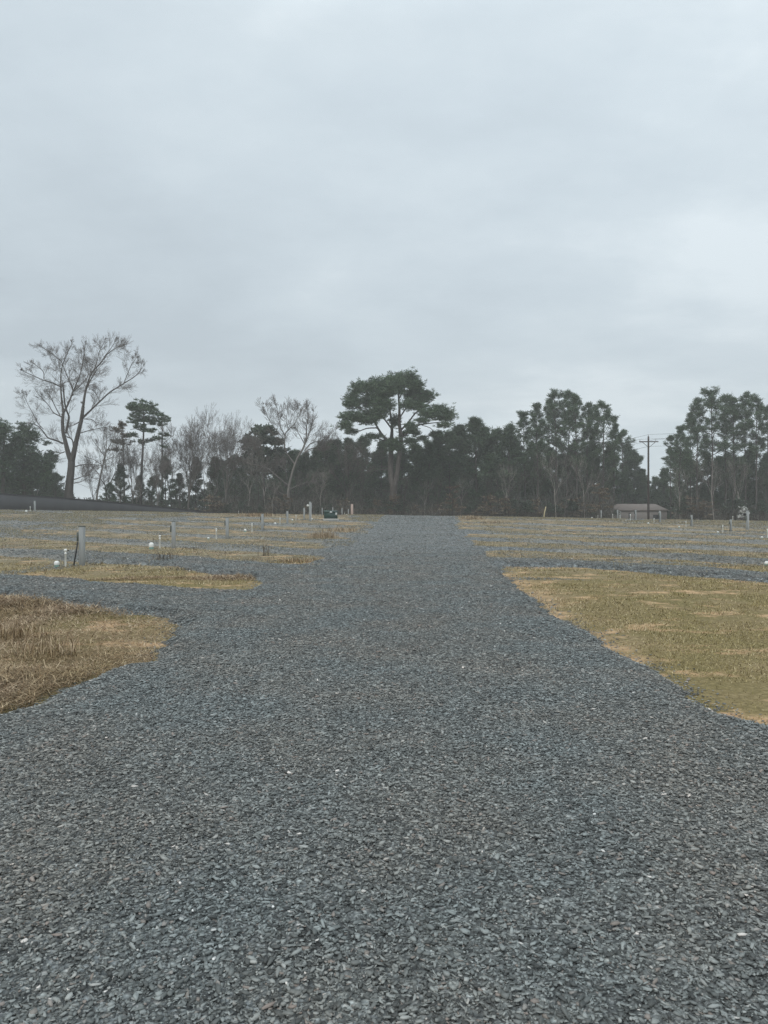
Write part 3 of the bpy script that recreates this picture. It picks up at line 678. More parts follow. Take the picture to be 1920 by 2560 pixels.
def pine(label, h, cb, cw, group=None, needle='needle', n_limb=26, flat=.35, name='pine_tree', bark='pinebark', r=.17, n_needle=11, top_round=.45, sub=6):
    """tall irregular pine: limbs carry sprays of needles, gaps between"""
    o = empty(name, (0, 0, 0)); b = MB(); P = [(0, 0, -.3)]; x = y = 0
    for i in range(1, 8):
        x += random.gauss(0, .05) * h / 12; y += random.gauss(0, .05) * h / 12; P.append((x, y, h * i / 7))
    rad = np.linspace(r, .025, 8); b.tube(P, rad, 8); P = np.array(P); S = []; cl = [tuple(P[-1])]
    for i in range(n_limb):
        f = cb + (1 - cb) * ((i + random.random()) / n_limb) ** .9; z = f * h
        bx = np.array([np.interp(z, P[:, 2], P[:, 0]), np.interp(z, P[:, 2], P[:, 1]), z]); g = (f - cb) / (1 - cb)
        prof = (1 - g) ** top_round * min(1, .45 + 1.6 * g)
        L = cw * .5 * prof * random.uniform(.4, 1.25) + .25; a = i * 2.4 + random.uniform(-.5, .5)
        el = .15 + .75 * g + random.uniform(-.15, .25); p = bx; d = np.array([math.cos(a) * math.cos(el), math.sin(a) * math.cos(el), math.sin(el)])
        nn = 4; rr = .018 + .014 * L
        for k in range(nn):
            d = d + R.normal(0, .14, 3) + np.array([0, 0, .10]); d /= np.linalg.norm(d); q = p + d * L / nn
            S.append((*p, *q, rr * (1 - k / 5), rr * (1 - (k + 1) / 5)))
            if k > 0:
                for m in range(sub if k > 1 else max(1, sub // 2)):
                    sd = d * .5 + R.normal(0, .6, 3) * np.array([1, 1, flat * 1.4]) + np.array([0, 0, .35]); sd /= np.linalg.norm(sd)
                    e = q + sd * random.uniform(.25, .9) * (.5 + L * .18); S.append((*q, *e, .015, .008)); cl.append(tuple(e))
                    cl += [tuple(q * t + e * (1 - t) + R.normal(0, .15, 3)) for t in (.45,)]
            p = q
        cl.append(tuple(p))
    for i in range(5):   # dead stubs under the crown
        z = cb * h * random.uniform(.55, 1.0); a = random.uniform(0, 6.28); p = np.array([np.interp(z, P[:, 2], P[:, 0]), np.interp(z, P[:, 2], P[:, 1]), z])
        e = p + np.array([math.cos(a), math.sin(a), random.uniform(-.1, .3)]) * random.uniform(.5, 1.6); S.append((*p, *e, .03, .01))
    b.segs(S, 4); b.build('trunk', M[bark], o)
    c = MB(); V, f = clump_tris(cl, n_needle, .42, .046); c.add(V, f); c.build('crown', M[needle], o)
    return tag(o, label, 'tree', group)

def traced(name, label, D, conv, limbs, ells, leaf='needle', bark='bark', twig='twig', clump=(26, .42, .085), per=.42, depth=.55, spawn=None, cat='tree', pxr=1.0, seedz=None):
    """a tree whose main limbs and leaf masses have the photographed outline, given depth of its own"""
    def w(p, dy=0.0):
        a, c = conv(*p); return np.array([(a - 960) / F * D, D + dy, EYE - (c - 1280) / F * D])
    k = D / F / pxr
    bx = w(limbs[0][0][:2]); gz = float(terrain(bx[0], D)); o = empty(name, (bx[0], D, gz)); org = np.array([bx[0], D, gz])
    b = MB(); S = [[] for _ in range(8)]; memo = {}
    for li, pts in enumerate(limbs):
        # depth drifts along each limb, starting from the limb it leaves
        q0 = w(pts[0][:2]); best = 0.0
        if memo:
            key = min(memo, key=lambda t: (t[0] - q0[0]) ** 2 + (t[1] - q0[2]) ** 2); best = memo[key]
        drift = 0 if li == 0 else random.uniform(-depth, depth); P = []; rad = []; dy = best; last = q0
        rr = None
        for p in pts:
            q = w(p[:2]); st = math.hypot(q[0] - last[0], q[2] - last[2]); dy += drift * st; last = q
            if len(p) > 2: rr = p[2]
            P.append(np.array([q[0], D + dy, q[2]]) - org); rad.append(rr * k if rr else None); memo[(q[0], q[2])] = dy
        known = [i for i, v in enumerate(rad) if v is not None]
        rs = [p[2] if len(p) > 2 else None for p in pts]; kn = [i for i, v in enumerate(rs) if v is not None]
        rad = np.interp(range(len(pts)), kn, [rs[i] * k * .88 for i in kn])
        if li == 0: P.insert(0, np.array([P[0][0], P[0][1], -.4])); rad = np.concatenate([[rad[0] * 1.15], rad])
        # smooth the polyline
        t = np.linspace(0, len(P) - 1, (len(P) - 1) * 3 + 1); P = np.array(P)
        PP_ = np.stack([np.interp(t, range(len(P)), P[:, i]) for i in range(3)], 1)
        PP_[1:-1] = PP_[1:-1] * .5 + (PP_[:-2] + PP_[2:]) * .25; rd = np.interp(t, range(len(P)), rad)
        b.tube(PP_, np.maximum(rd, .016), 10 if li < 3 else 6)
        if spawn and li > 0:
            n, L, ml, up = spawn; tot = np.linalg.norm(np.diff(PP_, axis=0), axis=1).sum()
            for i in range(int(n * tot) + 1):
                u = random.random() ** .75; j = min(len(PP_) - 2, int(u * (len(PP_) - 1))); q = Vector(PP_[j] + (PP_[j + 1] - PP_[j]) * random.random())
                if rd[j] > .14: continue
                dd = Vector(PP_[j + 1] - PP_[j]).normalized(); sd = Vector(R.normal(0, 1, 3)); sd = (sd - dd * sd.dot(dd)).normalized(); a = random.uniform(.4, 1.0)
                grow(S, q, dd * math.cos(a) + sd * math.sin(a), L * random.uniform(.5, 1.1) * (1.25 - .7 * u), max(.016, rd[j] * .35), 2, ml, up, .12, (.3, .8), (2, 4), None, .7)
            q = Vector(PP_[-1]); dd = Vector(PP_[-1] - PP_[-2]).normalized()
            grow(S, q, dd, L * .25, max(.016, rd[-1] * .8), 2, ml, up, .13, (.35, .8), (3, 5), None, .62)
    if spawn:
        t = MB()
        for s in S:
            if s: s = np.array(s); s[:, 6:] = np.maximum(s[:, 6:], .008); t.segs(s, 3)
        t.build('twigs', M[twig], o)
    if ells:
        cs = []; tw = []
        for e in ells:
            c = w(e[:2]); rx, rz = e[2] * k * 1.08, e[3] * k * 1.08; ry = max(rx, rz) * .9
            dy = R.normal(0, 1.0) * depth * 4; n = max(4, int(per * 50 * (rx * rz) ** .9 * 1.6))
            v = R.normal(0, 1, (n, 3)); v /= np.linalg.norm(v, axis=1, keepdims=True); v *= np.abs(R.normal(.72, .3, (n, 1)))
            pt = np.array([c[0], D + dy, c[2]]) - org + v * np.array([rx, ry, rz]); cs.append(pt)
            mid = np.array([c[0], D + dy, c[2]]) - org; tw += [(*(mid * .8 + q * .2), *q, .03, .01) for q in pt[::3]]
        b.segs(tw, 3)
        cr = MB(); V, f = clump_tris(np.concatenate(cs), *clump); cr.add(V, f); cr.build('crown', M[leaf], o)
    b.build('trunk', M[bark], o)
    return tag(o, label, cat)

z1 = lambda x, y: (x / 3.456, 820 + y / 3.456)
z2 = lambda x, y: (480 + x / 4.1475, 900 + y / 4.1475)
z3 = lambda x, y: (800 + x / 4.1475, 900 + y / 4.1475)

big_bare = [
 [(590,1480,46),(600,1350,38),(616,1210,34),(618,1150,34)],
 [(618,1165,26),(590,1080,24),(572,1000,20),(548,900,17),(545,800,15),(555,740,13)],
 [(620,1165,27),(655,1060,24),(690,960,21),(720,880,19),(750,800,18),(775,700,15)],
 [(555,740,12),(530,640,10),(505,540,8),(490,440,7),(480,340,6),(500,230,4),(540,100,3)],
 [(500,500,6),(450,470),(370,450),(310,420),(240,390,3)], [(380,440,5),(375,380),(330,340),(260,290,2)],
 [(555,740,11),(590,640,9),(610,560,8),(620,520,7)], [(610,530,6),(580,450),(540,360),(510,270),(390,190,3),(350,160,2)],
 [(620,520,6),(660,440),(690,380),(720,260),(740,160,3)], [(620,540,5),(690,470),(740,410),(740,340),(700,200,3)],
 [(575,910,12),(620,790),(625,770,9),(605,700),(608,610,8),(615,550,7)],
 [(550,1000,9),(500,975),(430,955),(405,910),(370,860),(330,840,4)], [(400,880,4),(350,830),(310,750),(260,660),(230,590,2)],
 [(560,1070,5),(510,1090),(500,1110,3)], [(540,770,6),(450,730),(400,660),(330,600,3)], [(530,770,5),(480,690),(440,620),(400,560,3)],
 [(775,700,13),(800,600,11),(830,520,9),(880,420,7),(960,360,6),(1020,290,5),(1100,240,3),(1150,230,2)],
 [(800,590,8),(820,500),(850,420),(870,370,5),(850,340),(790,310,2)], [(900,400,5),(915,320),(920,240),(950,150,2)], [(1000,310,4),(1060,240),(1100,180,2)],
 [(760,790,11),(830,720,9),(900,650,8),(980,570,7),(1060,520,6),(1120,480,5),(1200,430,4),(1250,360,2)],
 [(1100,490,4),(1130,400),(1160,320),(1190,280,2)], [(900,650,4),(880,590),(850,560,2)], [(740,820,6),(690,855,4)],
 [(720,920,5),(800,890),(880,870),(930,860,2)], [(770,800,5),(840,800),(890,850,2)], [(650,1040,8),(630,960),(580,940,5)],
 [(640,1200,6),(700,1180),(790,1175),(870,1190,2)], [(640,1310,5),(720,1280),(790,1265,2)], [(640,1340,5),(700,1330),(750,1300,2)],
]
traced('bare_tree', 'tallest bare tree with twin leaning stems above the screen fence', 104, z1, big_bare, None, bark='bark', spawn=(1.9, 1.45, 5, .05), pxr=3.456, depth=.4)

oak = [
 [(1010,1620,24),(1005,1500,22),(1000,1420,20),(1000,1330,17)],
 [(1000,1340,16),(1015,1250,14),(1050,1110,13),(1090,1000,12),(1140,920,12),(1160,860,11)],
 [(1160,870,9),(1175,780,8),(1170,680,6),(1190,560,4),(1180,480,2)], [(1160,870,6),(1120,790),(1090,740,3)],
 [(1150,960,9),(1200,920,8),(1280,900),(1350,880),(1420,830),(1480,720,2)], [(1160,930,8),(1220,850),(1300,830),(1400,830,3)],
 [(1165,850,7),(1200,780),(1240,680),(1260,560,2)], [(1150,960,6),(1250,920),(1340,930,2)],
 [(1060,1080,9),(985,980,8),(950,900,8),(955,800,7),(960,750,7),(1010,700,5),(1070,640),(1090,560),(1100,480,2)],
 [(955,770,6),(910,700),(900,600),(890,500,2)], [(952,820,5),(850,700),(790,600),(750,490,2)], [(1000,720,4),(960,620),(980,520,2)],
 [(995,1300,10),(900,1220,8),(800,1130,7),(700,1095,6),(600,1085,5),(550,1050,3)], [(640,1085,4),(640,950),(625,860,2)], [(740,1095,4),(745,1000,2)],
 [(985,1240,6),(970,1150),(910,1095,3)], [(1000,1420,6),(960,1400),(880,1360,3)], [(1010,1340,6),(1100,1300),(1200,1260),(1290,1250,2)],
]
traced('bare_tree', 'wide bare oak with long pale drooping limb before dark evergreens', 106, z2, oak, None, bark='palebark', spawn=(2.2, 1.45, 5, .1), pxr=4.1475, depth=.4)

pine_l = [
 [(750,1620,45),(760,1400,42),(765,1270,45)],
 [(750,1280,36),(730,1150,35),(735,1000,32),(740,850,28),(750,700,17),(745,600,14),(720,450,10),(690,300,6)],
 [(775,1280,32),(800,1180,28),(815,1050,26),(835,900,28),(840,780,24),(820,650,18),(825,500,14),(815,380,10),(820,220,5)],
 [(730,850,16),(640,760,14),(580,660),(550,590,9),(480,520),(380,480,5)], [(745,690,10),(640,540),(540,500),(440,450),(330,420,4)],
 [(590,690,8),(480,690),(380,730),(250,720,4)], [(700,830,7),(560,790),(410,800,3)], [(845,720,12),(920,640),(990,540),(1080,470),(1180,400,4)],
 [(850,800,10),(960,720),(1030,670,8),(1200,655),(1320,640,3)], [(850,890,8),(960,840),(1060,810,3)], [(825,600,9),(940,420),(1060,330),(1140,300,4)],
 [(820,400,8),(900,250),(960,180,4)], [(725,470,8),(600,330),(500,260,4)], [(1030,670,5),(1150,700),(1200,760,3)],
 [(715,1140,6),(640,1130),(560,1150),(510,1200,3)], [(715,1110,5),(640,1100),(540,1110,2)], [(800,1260,6),(870,1220),(980,1220,2)],
 [(725,1370,6),(660,1345),(580,1355,2)], [(725,1310,5),(670,1290,3)], [(720,1240,7),(680,1235,5)],
]
pine_e = [(800,170,130,75),(920,190,110,80),(1000,260,90,60),(650,250,170,70),(520,280,110,60),(430,320,110,70),(330,390,80,90),(330,470,70,50),(500,390,120,70),(650,370,120,60),(760,300,120,80),(1100,360,100,60),(1020,400,90,45),(960,320,110,60),(1000,480,110,50),(900,480,70,50),(1260,520,110,75),(1330,580,90,60),(1180,560,90,60),(1080,570,80,40),(300,610,90,60),(390,610,90,50),(500,570,110,55),(620,560,100,70),(700,480,80,50),(270,700,70,40),(320,735,60,30),(470,640,80,40),(560,640,60,40),(560,800,90,30),(780,620,60,60),(870,760,40,30),(930,720,60,45),(980,740,60,40),(1060,650,70,35),(1280,690,80,25),(1180,770,50,25),(1060,810,60,25),(940,850,70,40),(980,910,60,25),(770,880,100,70),(1100,860,30,15),(700,850,60,50),(600,470,70,50)]
traced('pine_tree', 'great solitary pine with broad layered crown at the end of the road', 103, z3, pine_l, pine_e, bark='pinebark', clump=(13, .38, .06), per=1.9, depth=.4, pxr=4.1475)

mag_l = [[(740,1600,14),(745,1300,12),(750,1000,8),(740,760,4)]] + [[(748,1000 + dy,5),(748 + dx, 960 + dy,3)] for dx, dy in ((-150,-60),(140,-40),(-110,-160),(110,-150),(-160,60),(170,40))]
mag_e = [(740,740,80,60),(650,740,45,55),(850,760,70,55),(640,830,100,55),(780,850,120,65),(900,870,60,55),(600,930,80,55),(720,950,120,60),(850,960,90,50),(940,960,55,45),(540,850,28,22),(640,1040,130,60),(800,1050,130,60),(930,1050,70,50),(700,1130,150,70),(860,1130,110,60)]
traced('evergreen_tree', 'dense broadleaf evergreen with ragged top behind the bare oak', 112, z2, mag_l, mag_e, 'broad', 'pinebark', clump=(16, .5, .2), per=.34, depth=.3, pxr=4.1475)

lp_a = [(50,860,60,50),(130,900,70,60),(-60,880,80,60),(40,950,90,70),(-70,980,100,80),(60,1080,130,80),(-80,1100,120,90),(20,1200,150,80),(-120,1220,140,90),(60,1320,170,90),(-120,1330,160,90)]
lp_b = [(200,870,65,48),(285,915,65,58),(170,960,80,60),(230,1000,90,60),(325,960,55,48),(410,1000,25,22),(180,1080,100,70),(290,1080,90,70),(380,1095,65,48),(440,1140,45,52),(200,1190,130,75),(330,1190,110,75),(430,1220,65,75),(220,1320,150,85),(340,1320,120,80),(440,1330,55,60)]
traced('pine_tree', 'dark bushy pine where the screen fence leaves the frame', 101, z1, [[(20,1560,20),(30,1200,14),(40,900,5)]], lp_a, 'needle2', 'pinebark', clump=(13, .40, .07), per=.75, depth=.4, pxr=3.456)
traced('pine_tree', 'dark bushy pine beside the tallest bare tree', 103, z1, [[(210,1560,18),(205,1200,13),(200,880,4)]], lp_b, 'needle2', 'pinebark', clump=(13, .40, .07), per=.75, depth=.4, pxr=3.456)

# tall flat-topped pine with thin neighbours behind the fence
tp_e = [(1240,670,80,38),(1180,700,60,40),(1310,690,50,40),(1240,720,100,35),(1150,750,50,28),(1340,740,55,25),(1250,780,100,35),(1180,810,60,28),(1300,820,60,25),(1380,780,35,25),(1210,860,70,25),(1280,890,60,22),(1140,930,50,20),(1200,980,50,22),(1290,960,50,18)]
traced('pine_tree', 'tall flat topped pine with open layers above low brush', 110, z1, [[(1215,1520,14),(1222,1250,12),(1240,950,9),(1242,780,6),(1240,660,3)], [(1238,900,4),(1180,870),(1130,880,2)], [(1240,820,4),(1310,770),(1360,750,2)], [(1235,980,4),(1300,960,2)]], tp_e, 'needle', 'pinebark', per=.36, depth=.3, pxr=3.456)
traced('pine_tree', 'thin pine with few tufts next to the flat topped pine', 109, z1, [[(1400,1520,9),(1402,1250,8),(1400,950,6),(1402,790,3)], [(1402,1130,3),(1470,1080),(1520,1060,2)], [(1401,1010,3),(1450,960),(1500,920,2)]], [(1400,790,40,24),(1435,770,25,20),(1390,830,40,18),(1360,900,35,14),(1430,920,55,14),(1400,960,40,12),(1440,1030,35,10)], 'needle', 'pinebark', per=.4, depth=.3, pxr=3.456)
traced('pine_tree', 'sparse brownish pine between the bare tree and the flat topped pine', 111, z1, [[(1075,1520,9),(1070,1250,8),(1062,1000,6),(1060,830,3)]], [(1060,840,40,32),(1040,890,50,25),(1070,930,55,22),(1020,980,50,18),(1080,1000,60,20),(1050,1060,60,18)], 'beech', 'pinebark', per=.32, depth=.3, pxr=3.456)
traced('bare_tree', 'slender leaning bare tree between the tallest bare tree and the pines', 105, z1, [[(830,1500,10),(850,1370,9),(885,1200,8),(910,1090,7)], [(905,1110,5),(850,1030),(800,960,2)], [(910,1090,5),(915,980),(905,880,2)], [(910,1090,5),(960,1000),(1000,900,2)], [(890,1190,4),(820,1140),(760,1120,2)], [(900,1150,4),(980,1110),(1040,1130,2)]], None, bark='palebark', spawn=(1.0, 1.2, 4, .1), pxr=3.456, depth=.3)

# ---- park-like rows of other trees: build each kind once, copy the rest
def put(proto, px, Y, top, h, label=None, group=None, wx=1.0, rz=None):
    o = proto if proto.name not in used else copy_tree(proto); used[proto.name] = 1
    x = (px - 960) / F * Y; z = float(terrain(x, Y)); o.location = (x, Y, z)
    s = (EYE + (1280 - top) / F * Y - z) / h; o.scale = (s * wx, s * wx, s); o.rotation_euler = (0, 0, random.uniform(0, 6.28) if rz is None else rz)
    if label: o['label'] = label
    if group: o['group'] = group
    return o

G1 = 'tall pines of the two clumps by the utility pole'; G2 = 'evergreens massed in the dark tree line'
PT = [pine('tall', 19, .42, 7.0, G1, n_limb=28), pine('tall', 19, .36, 5.6, G1, n_limb=28), pine('tall', 19, .5, 7.4, G1, n_limb=25), pine('tall', 19, .34, 6.2, G1, n_limb=30)]
tall = [(1313,1027,112),(1344,1006,110),(1392,981,111),(1419,978,114),(1443,988,110),(1470,1005,113),(1508,1005,111),(1533,1038,112),(1370,1000,117),(1487,1010,117),(1557,1075,134),
        (1676,1085,112),(1698,1062,110),(1743,993,112),(1782,974,110),(1812,988,114),(1838,994,111),(1865,980,113),(1891,990,110),(1917,1015,112),(1725,1030,116),(1960,1000,112),(2010,985,110),(2060,1010,112),(2120,990,111)]
for i, (px, t, Y) in enumerate(tall):
    a = px < 1620
    put(PT[i % 4], px, Y, t + 14, 19, ('tall pine in the clump between the road and the utility pole' if a else 'tall pine in the clump beyond the utility pole, over the house'), 'tall pines before the utility pole' if a else 'tall pines beyond the utility pole', wx=random.uniform(.85, 1.05))
ET = [pine('low', 11, .12, 6.0, G2, 'needle2', 34, .5, 'evergreen_tree', n_needle=11, top_round=.75, sub=7), pine('low', 11, .2, 5.2, G2, 'needle2', 32, .5, 'evergreen_tree', n_needle=11, top_round=.9, sub=7), pine('low', 11, .08, 6.6, G2, 'needle', 36, .5, 'evergreen_tree', n_needle=11, top_round=.6, sub=7)]
low = [(1190,1058,109),(1272,1077,110),(1125,1093,111),(1154,1077,113),(1212,1080,112),(1243,1087,112),(1097,1090,113),(1072,1117,110),(1041,1124,111),(1005,1130,113),(954,1112,115),(906,1105,113),(872,1107,112),(843,1110,114),(813,1117,111),(830,1112,117),(764,1139,113),(728,1139,112),(790,1128,115),(700,1150,117),(588,1148,113),(535,1151,112),(490,1152,115),(1586,1140,114),(1605,1180,113),(1570,1120,117),(1640,1200,115),(1660,1180,118),(1290,1110,116),(1335,1120,116),(1380,1130,117),(1430,1130,116),(1480,1125,117),(1525,1125,116),
       (20,1120,112),(-50,1110,113),(80,1140,113),(120,1165,114),(140,1190,112),(414,1150,108),(301,1166,108),(275,1212,106),(450,1190,112),(350,1195,113),(380,1200,115),(1720,1150,117),(1770,1140,118),(1820,1145,117),(1870,1140,118),(1915,1150,117),(1965,1130,116),(2030,1120,115)]
def zone(px): return 'behind the screen fence' if px < 520 else 'between the bare oak and the great pine' if px < 960 else 'between the great pine and the tall pines' if px < 1300 else 'under the tall pines before the utility pole' if px < 1615 else 'under the tall pines beyond the utility pole'
for i, (px, t, Y) in enumerate(low):
    if 1525 < px < 1695: Y = 137
    put(ET[i % 3], px, Y, t, 11, 'dark green evergreen ' + zone(px), 'evergreens ' + zone(px), wx=random.uniform(.85, 1.15))
for i, px in enumerate(range(560, 2080, 44)):   # second row, deeper in the wood
    q = px + random.uniform(-14, 14); put(ET[i % 3], q, random.uniform(121, 134) if not 1500 < q < 1710 else 139, random.uniform(1135, 1165) if not 1560 < q < 1690 else 1205, 11, 'shaded evergreen deeper in the wood ' + zone(q), 'deeper evergreens ' + zone(q), wx=1.25)

B = [bare_tree('bare', 14, r=.15, up=.035, spread=(.25, .55), bark='palebark', forks=6), bare_tree('bare', 14, r=.13, up=.03, trunk=.38, spread=(.3, .65), bark='bark', forks=5)]
for px, t, Y, i, lab, wx in (
    (470, 1043, 110, 0, 'fan shaped bare tree behind the thin pine', .95), (563, 1058, 108, 0, 'pale narrow bare tree before the dark evergreen', .8), (510, 1100, 112, 1, 'small bare tree between the fan shaped and the pale one', .8),
    (268, 1075, 107, 1, 'faint bare tree beside the flat topped pine trunk', .8), (235, 1150, 106, 1, 'low bare tree just beside the tallest bare trunk', .8), (870, 1105, 109, 1, 'bare tree in the shade beside the great pine', .9),
    (330, 1110, 108, 0, 'thin bare tree before the flat topped pine', .7), (430, 1100, 111, 1, 'thin bare tree between the thin pine and the fan shaped tree', .8), (395, 1130, 106, 0, 'short bare tree below the thin pine', .8)):
    put(B[i], px, Y, t, 14, lab, 'bare trees of the wood edge', wx)
SP = [bare_tree('sapling', 8, r=.06, maxl=3, trunk=.55, up=.12, spread=(.4, .9), bark='sapbark', name='bare_sapling', kids=(2, 4)), bare_tree('sapling', 8, r=.07, maxl=3, trunk=.5, up=.1, bark='bark', name='bare_sapling', kids=(2, 4), lean=(.08, 0))]
for i, (px, t) in enumerate([(1268,1180),(1338,1170),(1390,1160),(1410,1150),(1462,1165),(1505,1180),(525,1210),(533,1140),(620,1160),(640,1180),(665,1170),(1010,1200),(1060,1215),(1100,1205),(1150,1210),(1220,1200),(1700,1190),(1745,1180),(1785,1170),(1826,1165),(1850,1175),(1905,1190),(90,1190),(130,1185),(345,1210),(455,1200),(300,1215),(750,1200),(800,1190),(905,1190),(680,1215),(1300,1190)]):
    Y = random.uniform(101.5, 105); put(SP[i % 2], px, Y, t, 8, 'slender grey sapling at the wood edge ' + zone(px), 'saplings ' + zone(px), wx=.8)
def leafy(label, h, w, m, n, name, cat):
    o = empty(name, (0, 0, 0)); b = MB(); b.tube([(0, 0, -.2), (.05, .02, h * .5), (0, .05, h * .9)], [.06, .045, .02], 6); S = []; cl = []
    for i in range(22):
        z = h * (.2 + .75 * random.random()); a = random.uniform(0, 6.28); L = w * .5 * random.uniform(.5, 1) * (1.15 - z / h * .7); e = (math.cos(a) * L, math.sin(a) * L, z + random.uniform(-.1, .35)); S.append((0, 0, z, *e, .02, .008))
        for t in np.linspace(.4, 1, 5): cl.append((e[0] * t + random.gauss(0, .12), e[1] * t + random.gauss(0, .12), z + (e[2] - z) * t + random.gauss(0, .06)))
    b.segs(S, 4); b.build('trunk', M['bark'], o); c = MB(); V, f = clump_tris(cl, n, .2, .1, .3); c.add(V, f); c.build('foliage', M[m], o)
    return tag(o, label, cat)
for px, Y, t, w_, lab in ((1132, 101, 1212, 4.2, 'small beech holding tan dead leaves before the dark pines'), (1497, 101, 1205, 4.6, 'tan leaved beech sapling below the tall pines near the house'), (985, 102, 1232, 3.4, 'low tan leaved shrub beside the great pine trunk'), (712, 103, 1225, 3.4, 'low reddish shrub beside the bare oak trunk')):
    o = leafy(lab, 4.5, w_, 'beech', 12, 'beech_sapling', 'tree'); put(o, px, Y, t, 4.6, lab)
o = leafy('pale shrub dotted with white blossom behind the tall service post', 2.6, 3.2, 'blossom', 3, 'flowering_shrub', 'shrub'); put(o, 1858, 98, 1266, 2.7)

def zone2(px): return zone(px).replace('under the', 'below the')
SH = [leafy('shrub', 3.2, 3.8, 'broad', 16, 'evergreen_shrub', 'shrub'), leafy('shrub', 2.6, 3.0, 'beech', 6, 'brown_shrub', 'shrub')]
for i in range(40):
    px = 545 + i * 36 + random.uniform(-14, 14)
    if 1515 < px < 1690: px -= 260
    k = 0 if random.random() < .7 else 1
    put(SH[k], px, random.uniform(102, 106), random.uniform(1240, 1268), (3.3, 2.7)[k], ('low dark evergreen shrub ', 'low brown shrub holding dry leaves ')[k] + zone2(px), 'wood edge shrubs ' + zone2(px), wx=random.uniform(.9, 1.6))
# brush along the wood edge and the wood far behind: nobody could count them
def belt(name, label, cat, m, rows, tri):
    V = []; Fc = []; n0 = 0
    for cnt, px0, px1, Ya, Yb, h0, h1, L, w, upright in rows:
        px = R.uniform(px0, px1, cnt); Y = R.uniform(Ya, Yb, cnt); x = (px - 960) / F * Y; z = terrain(x, Y)
        env = h0 + (h1 - h0) * np.clip(.45 + .5 * vnoise(x, Y * .3, .16, 21) + .35 * vnoise(x, Y * .3, .5, 22), 0, 1.2) ; zz = z + env * R.uniform(0, 1, cnt) ** (1.3 if upright else 1.0)
        d = R.normal(0, 1, (cnt, 3)); d[:, 2] = np.abs(d[:, 2]) + upright; d /= np.linalg.norm(d, axis=1, keepdims=True)
        s = np.cross(d, R.normal(0, 1, (cnt, 3))); s /= np.linalg.norm(s, axis=1, keepdims=True)
        P = np.stack([x, Y, zz], 1); l = L * R.uniform(.5, 1.3, (cnt, 1)); ww = w * R.uniform(.6, 1.3, (cnt, 1))
        v = np.stack([P - s * ww / 2, P + s * ww / 2, P + d * l * .6 + s * ww * .4, P + d * l], 1).reshape(-1, 3)
        V.append(v); Fc.append(np.arange(cnt * 4).reshape(-1, 4) + n0); n0 += cnt * 4
    g = link(name, npmesh(name, np.concatenate(V), [np.concatenate(Fc)], M[m])); tag(g, label, cat, kind='stuff')
belt('undergrowth', 'tangled grey brown brush filling the wood edge', 'undergrowth', 'under',
     [(15000, 540, 1535, 102, 112, 1.5, 4.6, 1.5, .035, .9), (6500, 1685, 2150, 102, 112, 1.5, 4.6, 1.5, .035, .9), (9000, -60, 560, 104, 114, .8, 3.2, 1.2, .035, .9), (16000, 560, 1525, 106, 116, 3, 8, 1.8, .03, .7)], True)
belt('far_woods', 'dark mass of far wood behind the nearer trees', 'woods', 'farwood',
     [(9000, -250, 170, 118, 128, 4, 9, .7, .3, .1), (60000, 540, 2150, 136, 150, 5, 10.5, .8, .38, .1), (20000, -250, 560, 136, 150, 3.6, 7.4, .7, .32, .1), (16000, 1540, 1700, 138, 150, 4, 8, .8, .38, .1)], False)

# ------------------------------------------------------------------ haze, sky, sun, camera
b = MB(); b.box((0, 185, 28), (790, 410, 62)); hz = b.build('haze', None)
m = bpy.data.materials.new('thin_air'); m.use_nodes = True; nt = m.node_tree; nt.nodes.clear()
out = nt.nodes.new('ShaderNodeOutputMaterial'); pv = nt.nodes.new('ShaderNodeVolumePrincipled')
pv.inputs['Density'].default_value = .0012; pv.inputs['Color'].default_value = (1, .97, .92, 1)
nt.links.new(pv.outputs[0], out.inputs['Volume']); hz.data.materials.append(m); m.cycles.volume_sampling = 'DISTANCE'
tag(hz, 'thin pale haze in the damp air', 'haze', kind='stuff')

EL, AZ = math.radians(52), math.radians(215)
wd = bpy.data.worlds.new('World'); bpy.context.scene.world = wd; wd.use_nodes = True; nt = wd.node_tree
bg = nt.nodes['Background']; bg.inputs['Strength'].default_value = .1
sk = nt.nodes.new('ShaderNodeTexSky'); sk.sky_type = 'NISHITA'; sk.sun_disc = False; sk.sun_elevation = EL; sk.sun_rotation = AZ
tc = nt.nodes.new('ShaderNodeTexCoord'); sx = nt.nodes.new('ShaderNodeSeparateXYZ'); nt.links.new(tc.outputs['Generated'], sx.inputs[0])
def math_(op, a, b_=None, c=None):
    n = nt.nodes.new('ShaderNodeMath'); n.operation = op
    for i, v in enumerate((a, b_, c)):
        if v is None: continue
        if hasattr(v, 'is_output'): nt.links.new(v, n.inputs[i])
        else: n.inputs[i].default_value = v
    return n.outputs[0]
zc = math_('ADD', math_('MAXIMUM', sx.outputs[2], 0.0), .22)
cv = nt.nodes.new('ShaderNodeCombineXYZ'); nt.links.new(math_('DIVIDE', sx.outputs[0], zc), cv.inputs[0]); nt.links.new(math_('DIVIDE', sx.outputs[1], zc), cv.inputs[1])
mp = nt.nodes.new('ShaderNodeMapping'); mp.inputs['Location'].default_value = (3.1, 1.7, 0); mp.inputs['Scale'].default_value = (.75, 1.0, 1); nt.links.new(cv.outputs[0], mp.inputs[0])
n1 = noise(nt, mp.outputs[0], .95, 6, .56)
n2 = noise(nt, mp.outputs[0], 3.1, 5, .6); n1 = math_('ADD', math_('MULTIPLY', n1, .74), math_('MULTIPLY', n2, .26))
cl = ramp(nt, n1, [(.36, (4.3, 4.93, 5.4)), (.47, (4.85, 5.53, 6.0)), (.53, (5.2, 5.88, 6.32)), (.61, (6.1, 6.75, 7.12))])
